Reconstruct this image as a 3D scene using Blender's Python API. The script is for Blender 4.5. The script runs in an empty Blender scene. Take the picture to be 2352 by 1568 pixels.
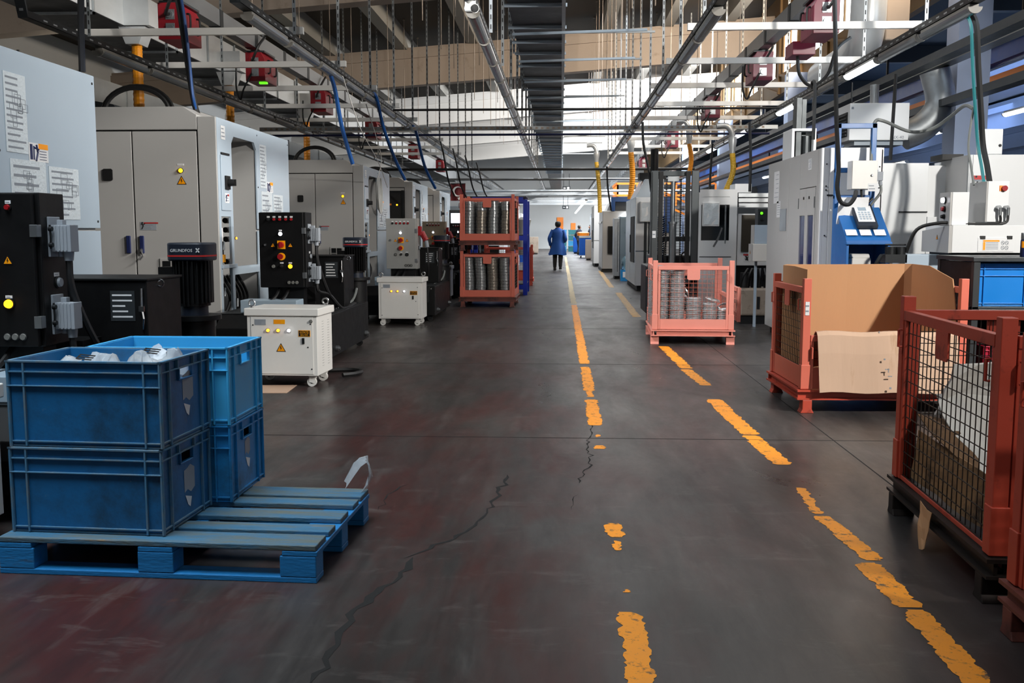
import bpy, bmesh, math, random
from mathutils import Vector, Matrix
random.seed(7)
PI = math.pi
C = bpy.context.scene.collection
# ---------------------------------------------------------------- camera
f_px = 2287.0; HC = 1.35
TH = math.atan(254/f_px); PS = math.atan(112*math.cos(TH)/f_px)
Fv = Vector((-math.sin(PS)*math.cos(TH), math.cos(PS)*math.cos(TH), -math.sin(TH)))
Rv = Vector((math.cos(PS), math.sin(PS), 0)); Uv = Rv.cross(Fv)
def at(px, py, Y):          # point of the line of sight through a photo pixel at distance Y
    d = Fv + Rv*((px-1176)/f_px) + Uv*((784-py)/f_px); t = Y/d.y
    return Vector((d.x*t, Y, HC + d.z*t))
def gr(px, py, z=0.0):
    d = Fv + Rv*((px-1176)/f_px) + Uv*((784-py)/f_px); t = (z-HC)/d.z
    return Vector((d.x*t, d.y*t, z))
cam = bpy.data.cameras.new('camera'); camo = bpy.data.objects.new('camera', cam); C.objects.link(camo)
cam.sensor_width = 36; cam.lens = 36*f_px/2352; cam.clip_end = 300; cam.clip_start = .05
camo.matrix_world = Matrix(((Rv.x, Uv.x, -Fv.x, 0), (Rv.y, Uv.y, -Fv.y, 0), (Rv.z, Uv.z, -Fv.z, HC), (0, 0, 0, 1)))
bpy.context.scene.camera = camo
# ---------------------------------------------------------------- materials
def lin(h):
    if isinstance(h, str):
        h = [int(h[i:i+2], 16)/255 for i in (0, 2, 4)]
        return [c/12.92 if c < .04045 else ((c+.055)/1.055)**2.4 for c in h]
    return list(h)
def mat(name, col, rough=.5, metal=0., var=.18, scale=5., bump=0., bscale=40., dirt=None, stretch=(1, 1, 1), emit=0., rvar=.12, alpha=1., trans=0., spec=.5):
    m = bpy.data.materials.new(name); m.use_nodes = True
    nt = m.node_tree; N = nt.nodes; L = nt.links; b = N['Principled BSDF']
    c = lin(col)
    b.inputs['Metallic'].default_value = metal; b.inputs['Alpha'].default_value = alpha
    b.inputs['Transmission Weight'].default_value = trans; b.inputs['Specular IOR Level'].default_value = spec
    tc = N.new('ShaderNodeTexCoord'); mp = N.new('ShaderNodeMapping'); mp.inputs['Scale'].default_value = stretch
    L.new(tc.outputs['Object'], mp.inputs['Vector'])
    nz = N.new('ShaderNodeTexNoise'); nz.inputs['Scale'].default_value = scale; nz.inputs['Detail'].default_value = 6; nz.inputs['Roughness'].default_value = .65
    L.new(mp.outputs[0], nz.inputs['Vector'])
    mx = N.new('ShaderNodeMix'); mx.data_type = 'RGBA'
    mx.inputs[6].default_value = [max(0, k*(1-var)) for k in c]+[1]; mx.inputs[7].default_value = [min(1, k*(1+var)) for k in c]+[1]
    L.new(nz.outputs['Fac'], mx.inputs[0]); out = mx.outputs[2]
    if dirt:
        for (dc, lo, hi, sc) in (dirt if isinstance(dirt, list) else [dirt]):
            n2 = N.new('ShaderNodeTexNoise'); n2.inputs['Scale'].default_value = sc; n2.inputs['Detail'].default_value = 8; n2.inputs['Roughness'].default_value = .7
            L.new(mp.outputs[0], n2.inputs['Vector'])
            mr = N.new('ShaderNodeMapRange'); mr.inputs[1].default_value = lo; mr.inputs[2].default_value = hi
            L.new(n2.outputs['Fac'], mr.inputs[0])
            m2 = N.new('ShaderNodeMix'); m2.data_type = 'RGBA'; m2.inputs[7].default_value = lin(dc)+[1]
            L.new(mr.outputs[0], m2.inputs[0]); L.new(out, m2.inputs[6]); out = m2.outputs[2]
    L.new(out, b.inputs['Base Color'])
    r = N.new('ShaderNodeMapRange'); r.inputs[3].default_value = max(.02, rough-rvar); r.inputs[4].default_value = min(1, rough+rvar)
    L.new(nz.outputs['Fac'], r.inputs[0]); L.new(r.outputs[0], b.inputs['Roughness'])
    if bump:
        n3 = N.new('ShaderNodeTexNoise'); n3.inputs['Scale'].default_value = bscale; n3.inputs['Detail'].default_value = 4
        L.new(mp.outputs[0], n3.inputs['Vector'])
        bp = N.new('ShaderNodeBump'); bp.inputs['Strength'].default_value = bump; bp.inputs['Distance'].default_value = .01
        L.new(n3.outputs['Fac'], bp.inputs['Height']); L.new(bp.outputs[0], b.inputs['Normal'])
    if emit:
        m.cycles.emission_sampling = 'NONE'
        b.inputs['Emission Color'].default_value = c+[1]; b.inputs['Emission Strength'].default_value = emit
    return m
M = {}
def dm(k, *a, **kw): M[k] = mat(k, *a, **kw)
dm('machine_grey', 'a9a8a6', .36, var=.03, scale=2, rvar=.02)
dm('machine_white', 'dcdedf', .32, var=.03, scale=2, rvar=.02)
dm('machine_side', 'a9b8c5', .26, var=.03, scale=1, rvar=.02)
dm('seam_black', '0a0a0b', .6)
dm('black_paint', '060607', .5, var=.3, scale=9, spec=.3)
dm('navy_paint', '121a28', .45, var=.2)
dm('black_rubber', '0d0d0e', .55, var=.2)
dm('dark_steel', '232527', .45, .6, var=.3)
dm('chrome', 'c9c9c9', .22, 1., var=.1)
dm('steel', '8d9092', .38, .9, var=.2, scale=8)
dm('galv', 'a3a8ab', .42, .75, var=.25, scale=14)
dm('white_box', 'dddbd6', .35, var=.05, dirt=('6a655c', .68, .8, 4))
dm('grey_box', '8f8f8c', .4, var=.06)
dm('beige_box', '8f826e', .42, var=.06)
dm('white_plastic', 'd8d8d4', .4, var=.05)
dm('plug_grey', '8e949b', .5, var=.1)
dm('tray_grey', '8fa0ad', .35, var=.12)
dm('red_button', '8f1018', .3, var=.1)
dm('yellow_plate', 'f0a000', .4, var=.08)
dm('sign_yellow', 'f49a00', .45, var=.06)
dm('sign_black', '080808', .5)
dm('sign_blue', '17224f', .5)
dm('sign_red', 'b3201c', .5)
dm('paper', 'd9dadb', .6, var=.05, bump=.25, bscale=30)
dm('paper_film', 'ccd6dc', .12, var=.08, bump=.5, bscale=45)
dm('print', '7f868f', .6)
dm('lamp_yellow', 'ffae18', .3, emit=4.)
dm('lamp_white', 'f4f6ff', .3, emit=5.)
dm('lamp_amber', 'ff9a30', .3, emit=3.)
dm('lamp_green', '5fe020', .3, emit=1.6)
dm('lamp_red', 'ff4030', .3, emit=3.)
dm('lamp_dim', '6a6a66', .3)
dm('screen', 'e6efff', .3, emit=2.2)
dm('crate_dust', '3d6f90', .6, var=.3, scale=7, dirt=('6d777a', .45, .7, 9))
dm('crate_dark', '17639a', .45, var=.3, scale=3, dirt=[('173a52', .46, .7, 3), ('8aa2ae', .66, .84, 9)], bump=.06, bscale=60)
dm('crate_light', '3fa6dc', .38, var=.12, scale=3, dirt=('6fa9c4', .62, .85, 7))
dm('crate_mid', '2380be', .42, var=.25, scale=4, dirt=[('24506c', .5, .7, 4), ('9fb6bf', .66, .82, 8)])
dm('crate_bright', '0a74c6', .36, var=.08, scale=3, dirt=('083c6a', .66, .8, 8))
dm('crate_red', '9d1230', .4, var=.12)
dm('pallet_top', '2f6382', .65, var=.3, scale=4, stretch=(1, 6, 6), dirt=[('5c5f52', .42, .64, 3), ('8c6a30', .62, .75, 4)], bump=.3, bscale=30)
dm('pallet_blue', '1472b0', .55, var=.25, scale=5, stretch=(1, 5, 5), dirt=('3a3f3c', .6, .78, 5), bump=.2, bscale=30)
dm('film', 'c9d2d8', .16, var=.1, alpha=.5, bump=.6, bscale=25)
dm('salmon', 'cf6a56', .45, var=.1, scale=4, dirt=('4a1f16', .66, .82, 6))
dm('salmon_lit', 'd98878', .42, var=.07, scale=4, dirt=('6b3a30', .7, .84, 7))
dm('cage_red', 'b3432f', .48, var=.14, scale=5, dirt=('2a100c', .56, .74, 5))
dm('cage_base', '6e3a30', .5, var=.25, scale=6, dirt=('1c1412', .48, .7, 5))
dm('wire', '5c4a40', .45, .6, var=.25)
dm('wire_red', 'b5604c', .45, .2, var=.2)
dm('wire_dark', '2a2320', .5, .5, var=.25)
dm('ring_steel', 'cfd1d2', .3, .7, var=.2, scale=30)
dm('ring_warm', 'bfb5a8', .32, .7, var=.25, scale=30)
dm('cardboard', 'b98b63', .75, var=.1, scale=3, stretch=(1, 1, .3), dirt=('7a5432', .72, .8, 14), bump=.12, bscale=20)
dm('cardboard_pale', 'bd9e86', .72, var=.08, scale=3, stretch=(2, 1, .3), dirt=('a07d5a', .6, .8, 5), bump=.12, bscale=14)
dm('cardboard_white', 'd5d2cb', .6, var=.06, dirt=('9a8a74', .66, .82, 6))
dm('cardboard_stained_shade', '8d6a47', .78, var=.2, scale=4, dirt=('2c2016', .5, .7, 6), bump=.2, bscale=15)  # stained board; base darkened in colour for the shaded lower part of the cage
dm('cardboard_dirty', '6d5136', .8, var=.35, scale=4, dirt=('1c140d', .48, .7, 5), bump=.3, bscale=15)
dm('shelf_grey', '34383b', .42, .3, var=.2, scale=6, dirt=('5a5f62', .64, .8, 5))
dm('kiosk_blue', '1a5ea0', .38, var=.12, dirt=('3b6f9e', .6, .8, 4))
dm('mast_grey', '45494b', .4, .6, var=.2, scale=5)
dm('alu_sheet', '93a3ab', .3, .85, var=.25, scale=3, stretch=(1, 1, .4))
dm('glass_dark', '06080c', .08, var=.2, spec=.8)
dm('glass_blue', '101a52', .1, var=.4, scale=3, spec=.8)
dm('mesh_grille', '3a352c', .5, .4, var=.4, scale=60)
dm('red_box', '8a1a24', .4, var=.12)
dm('red_box_pale', '6e2438', .4, var=.1)
dm('hose_blue', '0d4584', .4, var=.12)
dm('hose_teal', '26777e', .4, var=.12)
dm('hose_grey', '6a6e6c', .5, var=.12)
dm('hose_orange', 'd98a12', .42, var=.2, scale=9)
dm('hose_yellow', 'e0b23a', .42, var=.15)
dm('blue_steel', '0a2fae', .42, var=.2, scale=5)
dm('blue_drum', '0d3f8a', .35, var=.15)
dm('tank_rust', '96887a', .5, var=.3, scale=4, dirt=('3a2d22', .52, .72, 4))
dm('orange', 'f0841a', .45, var=.08)
dm('concrete', 'a3968a', .8, var=.14, scale=1.2, dirt=('6d5f50', .6, .8, 1.5), bump=.15, bscale=12)
dm('concrete_lit', 'cfccc6', .8, var=.08, scale=1.2, bump=.1, bscale=12)  # beam concrete whitened in colour for the strong light farther down the hall
dm('floor_line_dim', 'a87a1c', .55, var=.15, scale=9, dirt=('3c3830', .5, .62, 14))
dm('concrete_grey', '8b8983', .8, var=.14, scale=1.2, bump=.15, bscale=12)
dm('roof_deck', '3d362d', .8, var=.3, scale=.8, stretch=(1, .2, 1))
dm('duct_black', '15161a', .4, .5, var=.3, scale=4)
dm('duct_silver', 'c3c7c9', .34, .45, var=.25, scale=2, stretch=(1, .6, 1))
dm('lamp_housing', '6f6c66', .45, var=.15)
dm('lamp_cover', '5b5f62', .18, var=.12, trans=.0)
dm('tube_lit', 'eef6ff', .3, emit=9.)
dm('wall_white', 'c3c6c6', .7, var=.08, scale=.7, stretch=(1, 1, .2))
dm('wall_panel', '8f959b', .6, var=.1, scale=.6)
dm('wall_dark', '334252', .7, var=.25, scale=.5)
dm('wood_panel', '7d6038', .6, var=.25, scale=2, stretch=(1, 1, .3))
dm('column_paint', '9fb0cf', .55, var=.06)
dm('coat_blue', '0c4690', .75, var=.15, scale=6, bump=.3, bscale=12)
dm('cloth_black', '0a0a0c', .8, var=.2)
dm('cloth_navy', '141c30', .8, var=.2)
dm('skin', 'a87458', .55, var=.1)
dm('hair', '0c0907', .6, var=.3)
dm('flag_red', '5e0a14', .7, var=.15)
dm('bottle_water', '9cc4d4', .1, var=.05, trans=.75)
dm('crane_blue', '0a4a9c', .4, var=.15)
dm('glass_bright', 'f2f4f6', .3, emit=5.)
dm('floor_line', 'f09408', .55, var=.1, scale=9, dirt=[('3c3228', .56, .66, 14), ('5c4c34', .58, .72, 38), ('4a4034', .6, .66, 7)])
dm('floor_line_worn', 'b3a078', .6, var=.12, scale=9, dirt=('55504a', .52, .7, 12))
dm('crack', '0b0a09', .9)
# ---------------------------------------------------------------- geometry
class MB:
    def __init__(s): s.v = []; s.f = []; s.k = []; s.m = 0
    def add(s, vs, fs):
        o = len(s.v); s.v += [tuple(v) for v in vs]
        for f in fs: s.f.append([i+o for i in f]); s.k.append(s.m)
        return s
    def box(s, x0, x1, y0, y1, z0, z1):
        return s.add([(x0, y0, z0), (x1, y0, z0), (x1, y1, z0), (x0, y1, z0), (x0, y0, z1), (x1, y0, z1), (x1, y1, z1), (x0, y1, z1)],
                     [(0, 3, 2, 1), (4, 5, 6, 7), (0, 1, 5, 4), (1, 2, 6, 5), (2, 3, 7, 6), (3, 0, 4, 7)])
    def bar(s, p, q, w, h=None):      # square bar between two points
        p = Vector(p); q = Vector(q); h = h or w; d = (q-p).normalized()
        u = d.cross(Vector((0, 0, 1)));
        if u.length < 1e-4: u = Vector((1, 0, 0))
        u.normalize(); n = u.cross(d); a = []
        for c in (p, q):
            for (i, j) in ((-1, -1), (1, -1), (1, 1), (-1, 1)): a.append(c+u*(i*w/2)+n*(j*h/2))
        return s.add(a, [(0, 3, 2, 1), (4, 5, 6, 7), (0, 1, 5, 4), (1, 2, 6, 5), (2, 3, 7, 6), (3, 0, 4, 7)])
    def cyl(s, p, q, r, r2=None, n=14):
        r2 = r if r2 is None else r2
        return s.tube([p, q], r, n, [r, r2])
    def tube(s, pts, r, n=7, rs=None):
        P = [Vector(p) for p in pts]; k = len(P); rs = rs or [r]*k
        T = []
        for i in range(k):
            a = P[min(i+1, k-1)]-P[max(i-1, 0)]; T.append(a.normalized() if a.length > 1e-9 else Vector((0, 0, 1)))
        u = T[0].cross(Vector((0, 0, 1)))
        if u.length < 1e-3: u = Vector((1, 0, 0))
        u.normalize(); vs = []
        for i in range(k):
            u = (u - T[i]*u.dot(T[i]))
            u = u.normalized() if u.length > 1e-6 else T[i].orthogonal().normalized()
            w = T[i].cross(u)
            for j in range(n):
                a = 2*PI*j/n; vs.append(P[i]+(u*math.cos(a)+w*math.sin(a))*rs[i])
        fs = [(i*n+j, i*n+(j+1) % n, (i+1)*n+(j+1) % n, (i+1)*n+j) for i in range(k-1) for j in range(n)]
        fs += [tuple(range(n-1, -1, -1)), tuple((k-1)*n+j for j in range(n))]
        return s.add(vs, fs)
    def lathe(s, prof, n=20, c=(0, 0, 0), closed=False):
        vs = []; k = len(prof)
        for (r, z) in prof:
            for j in range(n):
                a = 2*PI*j/n; vs.append((c[0]+r*math.cos(a), c[1]+r*math.sin(a), c[2]+z))
        kk = k if closed else k-1
        fs = [(i*n+j, i*n+(j+1) % n, ((i+1) % k)*n+(j+1) % n, ((i+1) % k)*n+j) for i in range(kk) for j in range(n)]
        if not closed:
            if prof[0][0] > 1e-5: fs.append(tuple(range(n-1, -1, -1)))
            if prof[-1][0] > 1e-5: fs.append(tuple((k-1)*n+j for j in range(n)))
        return s.add(vs, fs)
    def prism(s, poly, axis, a, b):   # 2D polygon pushed along an axis
        def pt(p, t): return {'x': (t, p[0], p[1]), 'y': (p[0], t, p[1]), 'z': (p[0], p[1], t)}[axis]
        n = len(poly)
        return s.add([pt(p, a) for p in poly]+[pt(p, b) for p in poly],
                     [tuple(range(n)), tuple(range(2*n-1, n-1, -1))]+[(i, (i+1) % n, n+(i+1) % n, n+i) for i in range(n)])
    def sheet(s, rows, th=None):      # grid of points, optional thickness along each row normal
        h = len(rows); w = len(rows[0])
        vs = [Vector(p) for r in rows for p in r]
        fs = [(i*w+j, i*w+j+1, (i+1)*w+j+1, (i+1)*w+j) for i in range(h-1) for j in range(w-1)]
        return s.add(vs, fs)
    def build(s, name, m, parent=None, bevel=0, smooth=False, loc=(0, 0, 0), rot=(0, 0, 0), solid=0, sub=0, raw=False):
        me = bpy.data.meshes.new(name)
        me.from_pydata([tuple(v) for v in s.v], [], s.f)
        for mm in (m if isinstance(m, (list, tuple)) else [m]): me.materials.append(M[mm] if isinstance(mm, str) else mm)
        for p, k in zip(me.polygons, s.k): p.material_index = k
        if not raw:
            bm = bmesh.new(); bm.from_mesh(me); bmesh.ops.recalc_face_normals(bm, faces=bm.faces); bm.to_mesh(me); bm.free()
        if smooth:
            for p in me.polygons: p.use_smooth = True
            try: me.set_sharp_from_angle(angle=math.radians(40))
            except Exception: pass
        o = bpy.data.objects.new(name, me); C.objects.link(o); o.location = loc; o.rotation_euler = rot
        if parent: o.parent = parent
        if solid:
            q = o.modifiers.new('s', 'SOLIDIFY'); q.thickness = solid; q.offset = 0
        if sub:
            q = o.modifiers.new('u', 'SUBSURF'); q.levels = sub; q.render_levels = sub
        if bevel:
            q = o.modifiers.new('b', 'BEVEL'); q.width = bevel; q.segments = 2; q.limit_method = 'ANGLE'
        return o
def B(*a): return MB().box(*a)
def tag(o, label, cat, group=None, kind=None):
    o['label'] = label; o['category'] = cat
    if group: o['group'] = group
    if kind: o['kind'] = kind
    return o
def T(name, label, cat, loc=(0, 0, 0), rz=0, group=None):
    o = bpy.data.objects.new(name, None); C.objects.link(o); o.location = loc; o.rotation_euler = (0, 0, rz)
    o.empty_display_size = .1
    return tag(o, label, cat, group)
def S(mb, name, m, **k):
    o = mb.build(name, m, **k); o['kind'] = 'structure'; return o
def dup(root, loc, rz=None, label=None, group=None, parent=None):
    r = root.copy(); C.objects.link(r)
    if parent is None:
        r.location = loc
        if rz is not None: r.rotation_euler = (0, 0, rz)
        if label: r['label'] = label
        if group: r['group'] = group
    else: r.parent = parent
    for ch in list(root.children): dup(ch, None, parent=r)
    return r
def smooth_path(pts, n=6):
    P = [Vector(p) for p in pts]; out = []
    for i in range(len(P)-1):
        p0 = P[max(i-1, 0)]; p1 = P[i]; p2 = P[i+1]; p3 = P[min(i+2, len(P)-1)]
        for k in range(n):
            t = k/n
            out.append(.5*((2*p1)+(p2-p0)*t+(2*p0-5*p1+4*p2-p3)*t*t+(3*p1-p0-3*p2+p3)*t**3))
    return out+[P[-1]]
def cable(name, pts, r, m, parent=None, n=6): return MB().tube(smooth_path(pts), r, n).build(name, m, parent, smooth=True)
def text(name, s, size, m, parent, loc, rot=(PI/2, 0, 0), sx=1):
    cu = bpy.data.curves.new(name, 'FONT'); cu.body = s; cu.size = size; cu.extrude = .0006; cu.align_x = 'CENTER'; cu.align_y = 'CENTER'; cu.resolution_u = 2
    t = bpy.data.objects.new(name, cu); C.objects.link(t)
    me = bpy.data.meshes.new_from_object(t.evaluated_get(bpy.context.evaluated_depsgraph_get()))
    bpy.data.objects.remove(t); me.materials.clear(); me.materials.append(M[m])
    o = bpy.data.objects.new(name, me); C.objects.link(o); o.parent = parent; o.location = loc; o.rotation_euler = rot; o.scale = (sx, 1, 1)
    return o
def facing(mb, face):     # turn shapes drawn on the XZ plane (front = -Y) to look along +X instead
    if face == 'x': mb.v = [(-y, x, z) for x, y, z in mb.v]
    return mb
def tri_sign(parent, loc, s, face='y'):
    mb = MB(); mb.m = 0
    mb.prism([(-.5*s, 0), (.5*s, 0), (0, .87*s)], 'y', -.002, 0); mb.m = 1
    mb.prism([(-.4*s, .06*s), (.4*s, .06*s), (0, .75*s)], 'y', -.003, -.002); mb.m = 0
    mb.prism([(-.02*s, .6*s), (-.1*s, .32*s), (.01*s, .34*s), (-.06*s, .12*s), (.11*s, .4*s), (.01*s, .38*s), (.05*s, .6*s)], 'y', -.004, -.003)
    return facing(mb, face).build('warning_sign', ['sign_black', 'sign_yellow'], parent, loc=loc)
def plate(parent, name, loc, w, h, m, lines=0, face='y', t=.002, lm='print', rows=None):
    mb = MB(); mb.box(-w/2, w/2, -t, 0, -h/2, h/2); mb.m = 1
    for i in range(lines):
        z = h/2-h*(i+.8)/(lines+.6); a = -w*.42; e = w*random.uniform(.1, .42)
        mb.box(a, e, -t-.001, -t, z-h*.16/(lines+1), z+h*.16/(lines+1))
    return facing(mb, face).build(name, [m, lm], parent, loc=loc)
def button(parent, name, loc, r, m, face='y', d=.02, ring='dark_steel'):
    mb = MB(); mb.m = 1; mb.cyl((0, 0, 0), (0, -d*.4, 0), r*1.25, n=14); mb.m = 0; mb.cyl((0, -d*.4, 0), (0, -d, 0), r, r*.85, n=14)
    return facing(mb, face).build(name, [m, ring], parent, loc=loc, smooth=True)
# ---------------------------------------------------------------- setting
def floor_mat():
    m = bpy.data.materials.new('floor_concrete'); m.use_nodes = True
    nt = m.node_tree; N = nt.nodes; L = nt.links; b = N['Principled BSDF']
    tc = N.new('ShaderNodeTexCoord')
    def noise(sc, st, det=7, ro=.65):
        mp = N.new('ShaderNodeMapping'); mp.inputs['Scale'].default_value = st; L.new(tc.outputs['Object'], mp.inputs[0])
        n = N.new('ShaderNodeTexNoise'); n.inputs['Scale'].default_value = sc; n.inputs['Detail'].default_value = det; n.inputs['Roughness'].default_value = ro
        n.inputs['Distortion'].default_value = .3; L.new(mp.outputs[0], n.inputs['Vector']); return n.outputs['Fac']
    def rng(x, lo, hi, a=0., e=1.):
        r = N.new('ShaderNodeMapRange'); r.inputs[1].default_value = lo; r.inputs[2].default_value = hi; r.inputs[3].default_value = a; r.inputs[4].default_value = e
        L.new(x, r.inputs[0]); return r.outputs[0]
    def mix(f, a, c):
        x = N.new('ShaderNodeMix'); x.data_type = 'RGBA'
        L.new(f, x.inputs[0])
        for i, q in ((6, a), (7, c)):
            if isinstance(q, str): x.inputs[i].default_value = lin(q)+[1]
            else: L.new(q, x.inputs[i])
        return x.outputs[2]
    def mul(a, c):
        x = N.new('ShaderNodeMath'); x.operation = 'MULTIPLY'; L.new(a, x.inputs[0]); L.new(c, x.inputs[1]); return x.outputs[0]
    base = mix(rng(noise(.7, (1, .5, 1)), .3, .7), '2e2b2a', '4a4644')
    tracks = rng(noise(1.6, (1.6, .13, 1)), .45, .66, 0, .75)       # tyre tracks along the aisle
    c = mix(tracks, base, '1f1d1d')
    sep = N.new('ShaderNodeSeparateXYZ'); L.new(tc.outputs['Object'], sep.inputs[0])
    side = rng(sep.outputs['X'], -.1, 1.6, 1, .18)                   # old red coat survives on the left of the line
    near = rng(sep.outputs['Y'], 7.5, 13., 1, .1)
    red = mul(mul(rng(noise(1.3, (1.1, .4, 1)), .43, .6, 0, .9), side), near)
    c = mix(red, c, '3f1e1c')
    c = mix(mul(mul(rng(noise(3.1, (1, .8, 1)), .66, .76, 0, .6), side), near), c, '5c3626')
    c = mix(rng(noise(2.4, (2.2, .5, 1)), .58, .75, 0, .3), c, '6d6b68')  # pale scuffs
    c = mix(rng(noise(7, (1.5, .22, 1), 9, .75), .46, .68, 0, .5), c, '1c1b1b')
    c = mix(rng(noise(5, (.5, 1.3, 1), 9, .75), .56, .74, 0, .28), c, '7a7672')
    L.new(c, b.inputs['Base Color'])
    ro = rng(noise(1.9, (1, .35, 1)), .3, .7, .26, .5); L.new(ro, b.inputs['Roughness'])
    b.inputs['Specular IOR Level'].default_value = .3
    return m
M['floor'] = floor_mat()
floor = S(B(-13.6, 22, -6, 76, -.2, 0), 'floor', 'floor')
def ragged(mb, x0, w, y0, y1, step=.035, rag=.008):
    n = max(8, int((y1-y0)/(step*.35))); a = []; e = []; p = q = 0.
    for i in range(n+1):
        y = y0+(y1-y0)*i/n; end = min(i, n-i)/n*(y1-y0)
        k = max(0, .3-end*9)
        p = .84*p+random.gauss(0, rag*.6); q = .84*q+random.gauss(0, rag*.6)
        if random.random() < .06: p = rag*2.2
        if random.random() < .06: q = rag*2.2
        a.append((x0-w/2+min(w*.42, abs(p))+k*w*random.uniform(.2, .9), y, .0012))
        e.append((x0+w/2-min(w*.42, abs(q))-k*w*random.uniform(.2, .9), y, .0012))
    mb.add(a+e, [(i, n+1+i, n+2+i, i+1) for i in range(n)])
def yl(y): return gr(1300, y).y
l1 = MB()
for (a, e, w) in ((1620, 1403, .105), (1262, 1240, .05), (1232, 1200, .095), (1358, 1351, .05), (1030, 1022, .09), (1003, 997, .05), (976, 917, .115), (911, 897, .07), (897, 842, .11), (835, 700, .12)):
    ragged(l1, .25, w, yl(a), yl(e))
l1.build('yellow_line', 'floor_line', floor, raw=True)
l1 = MB(); ragged(l1, .25, .12, yl(698), 52, step=.15, rag=.006); l1.build('worn_line', 'floor_line_worn', floor, raw=True)
l2 = MB(); l3 = MB()
for (px0, py0, px1, py1, w) in ((2300, 1625, 2095, 1400, .11), (2090, 1395, 1990, 1292, .12), (2010, 1287, 1885, 1185, .1), (1880, 1180, 1838, 1120, .07), (1800, 1067, 1722, 1000, .125), (1724, 998, 1638, 917, .14), (1622, 885, 1575, 848, .12), (1578, 846, 1523, 795, .14), (1463, 728, 1420, 672, .15), (1405, 660, 1378, 622, .14)):
    a = gr(px0, py0); e = gr(px1, py1)
    mb = MB(); ragged(mb, 0, w, a.y, e.y)
    (l3 if a.y > 14 else l2).add([(v[0]+a.x+(e.x-a.x)*(v[1]-a.y)/(e.y-a.y), v[1], v[2]) for v in mb.v], mb.f)
l2.build('yellow_line', 'floor_line', floor, raw=True); l3.build('faded_line', 'floor_line_dim', floor, raw=True)
def ribbon(pts, w, jit=.012):
    mb = MB(); P = [gr(*p) for p in pts]; Q = []
    for i in range(len(P)-1):
        n = max(2, int((P[i+1]-P[i]).length/.05))
        for k in range(n):
            q = P[i].lerp(P[i+1], k/n); q.x += random.gauss(0, jit); q.y += random.gauss(0, jit*.5); Q.append(q)
    Q.append(P[-1]); vs = []
    for i, q in enumerate(Q):
        t = w*random.uniform(.35, 1.5)*(1 if 0 < i < len(Q)-1 else .1)
        vs += [(q.x-t, q.y, .001), (q.x+t, q.y, .001)]
    return mb.add(vs, [(2*i, 2*i+1, 2*i+3, 2*i+2) for i in range(len(Q)-1)])
for pts, w in (([(715, 1568), (775, 1480), (815, 1400), (850, 1370), (940, 1305), (948, 1280)], .0125), ([(948, 1280), (1000, 1250), (1050, 1230), (1100, 1205), (1140, 1150), (1165, 1090)], .008),
               ([(1365, 960), (1350, 1015), (1355, 1060), (1330, 1110)], .004), ([(1325, 1135), (1312, 1172)], .003), ([(925, 1112), (900, 1130), (868, 1172)], .004)):
    ribbon(pts, w).build('crack', 'crack', floor, raw=True)
for y in (2.3, 6.43, 10.08, 13.8, 17.5, 21.2): B(-3.4, 7, y, y+.008, 0, .0012).build('expansion_joint', 'crack', floor)
B(1.77, 1.777, 1, 24, 0, .0012).build('expansion_joint', 'crack', floor)
# walls and roof
XR = 6.2
S(B(-13.8, -13.6, -6, 76, 0, 9), 'wall_left', 'wall_white')
S(B(-13.6, 22, 76, 76.2, 0, 11), 'wall_back', 'wall_white')
S(B(22, 22.2, -6, 76, 0, 6), 'wall_right', 'wall_dark')
# upper wall of the main hall above the low bay, with clerestory windows
ww = MB(); ww.box(XR, XR+.15, -6, 76, 5.2, 5.75); ww.box(XR, XR+.15, -6, 76, 6.75, 9.2)
ys = [9.0+2.6*i for i in range(18)]; p = -6
for y in ys: ww.box(XR, XR+.15, p, y, 5.75, 6.75); p = y+1.7
ww.box(XR, XR+.15, p, 76, 5.75, 6.75)
S(ww, 'wall_upper', 'wood_panel')
for i, y in enumerate(ys):
    w = MB(); w.m = 0; w.box(XR+.03, XR+.07, y, y+1.7, 5.75, 6.75); w.m = 1
    for k in (0, .825, 1.65): w.box(XR-.02, XR+.02, y+k, y+k+.05, 5.75, 6.75)
    S(w, 'window_%d' % (i+1), ['glass_bright', 'wood_panel'])
# battens and braces of the upper wall
for i in range(14):
    y = 8.4+2.6*i
    S(MB().box(XR-.06, XR, y, y+.12, 5.2, 9).bar((XR-.04, y+.1, 5.25), (XR-.04, y+2.5, 5.72), .06), 'trim_%d' % (i+20), 'wood_panel')
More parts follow.
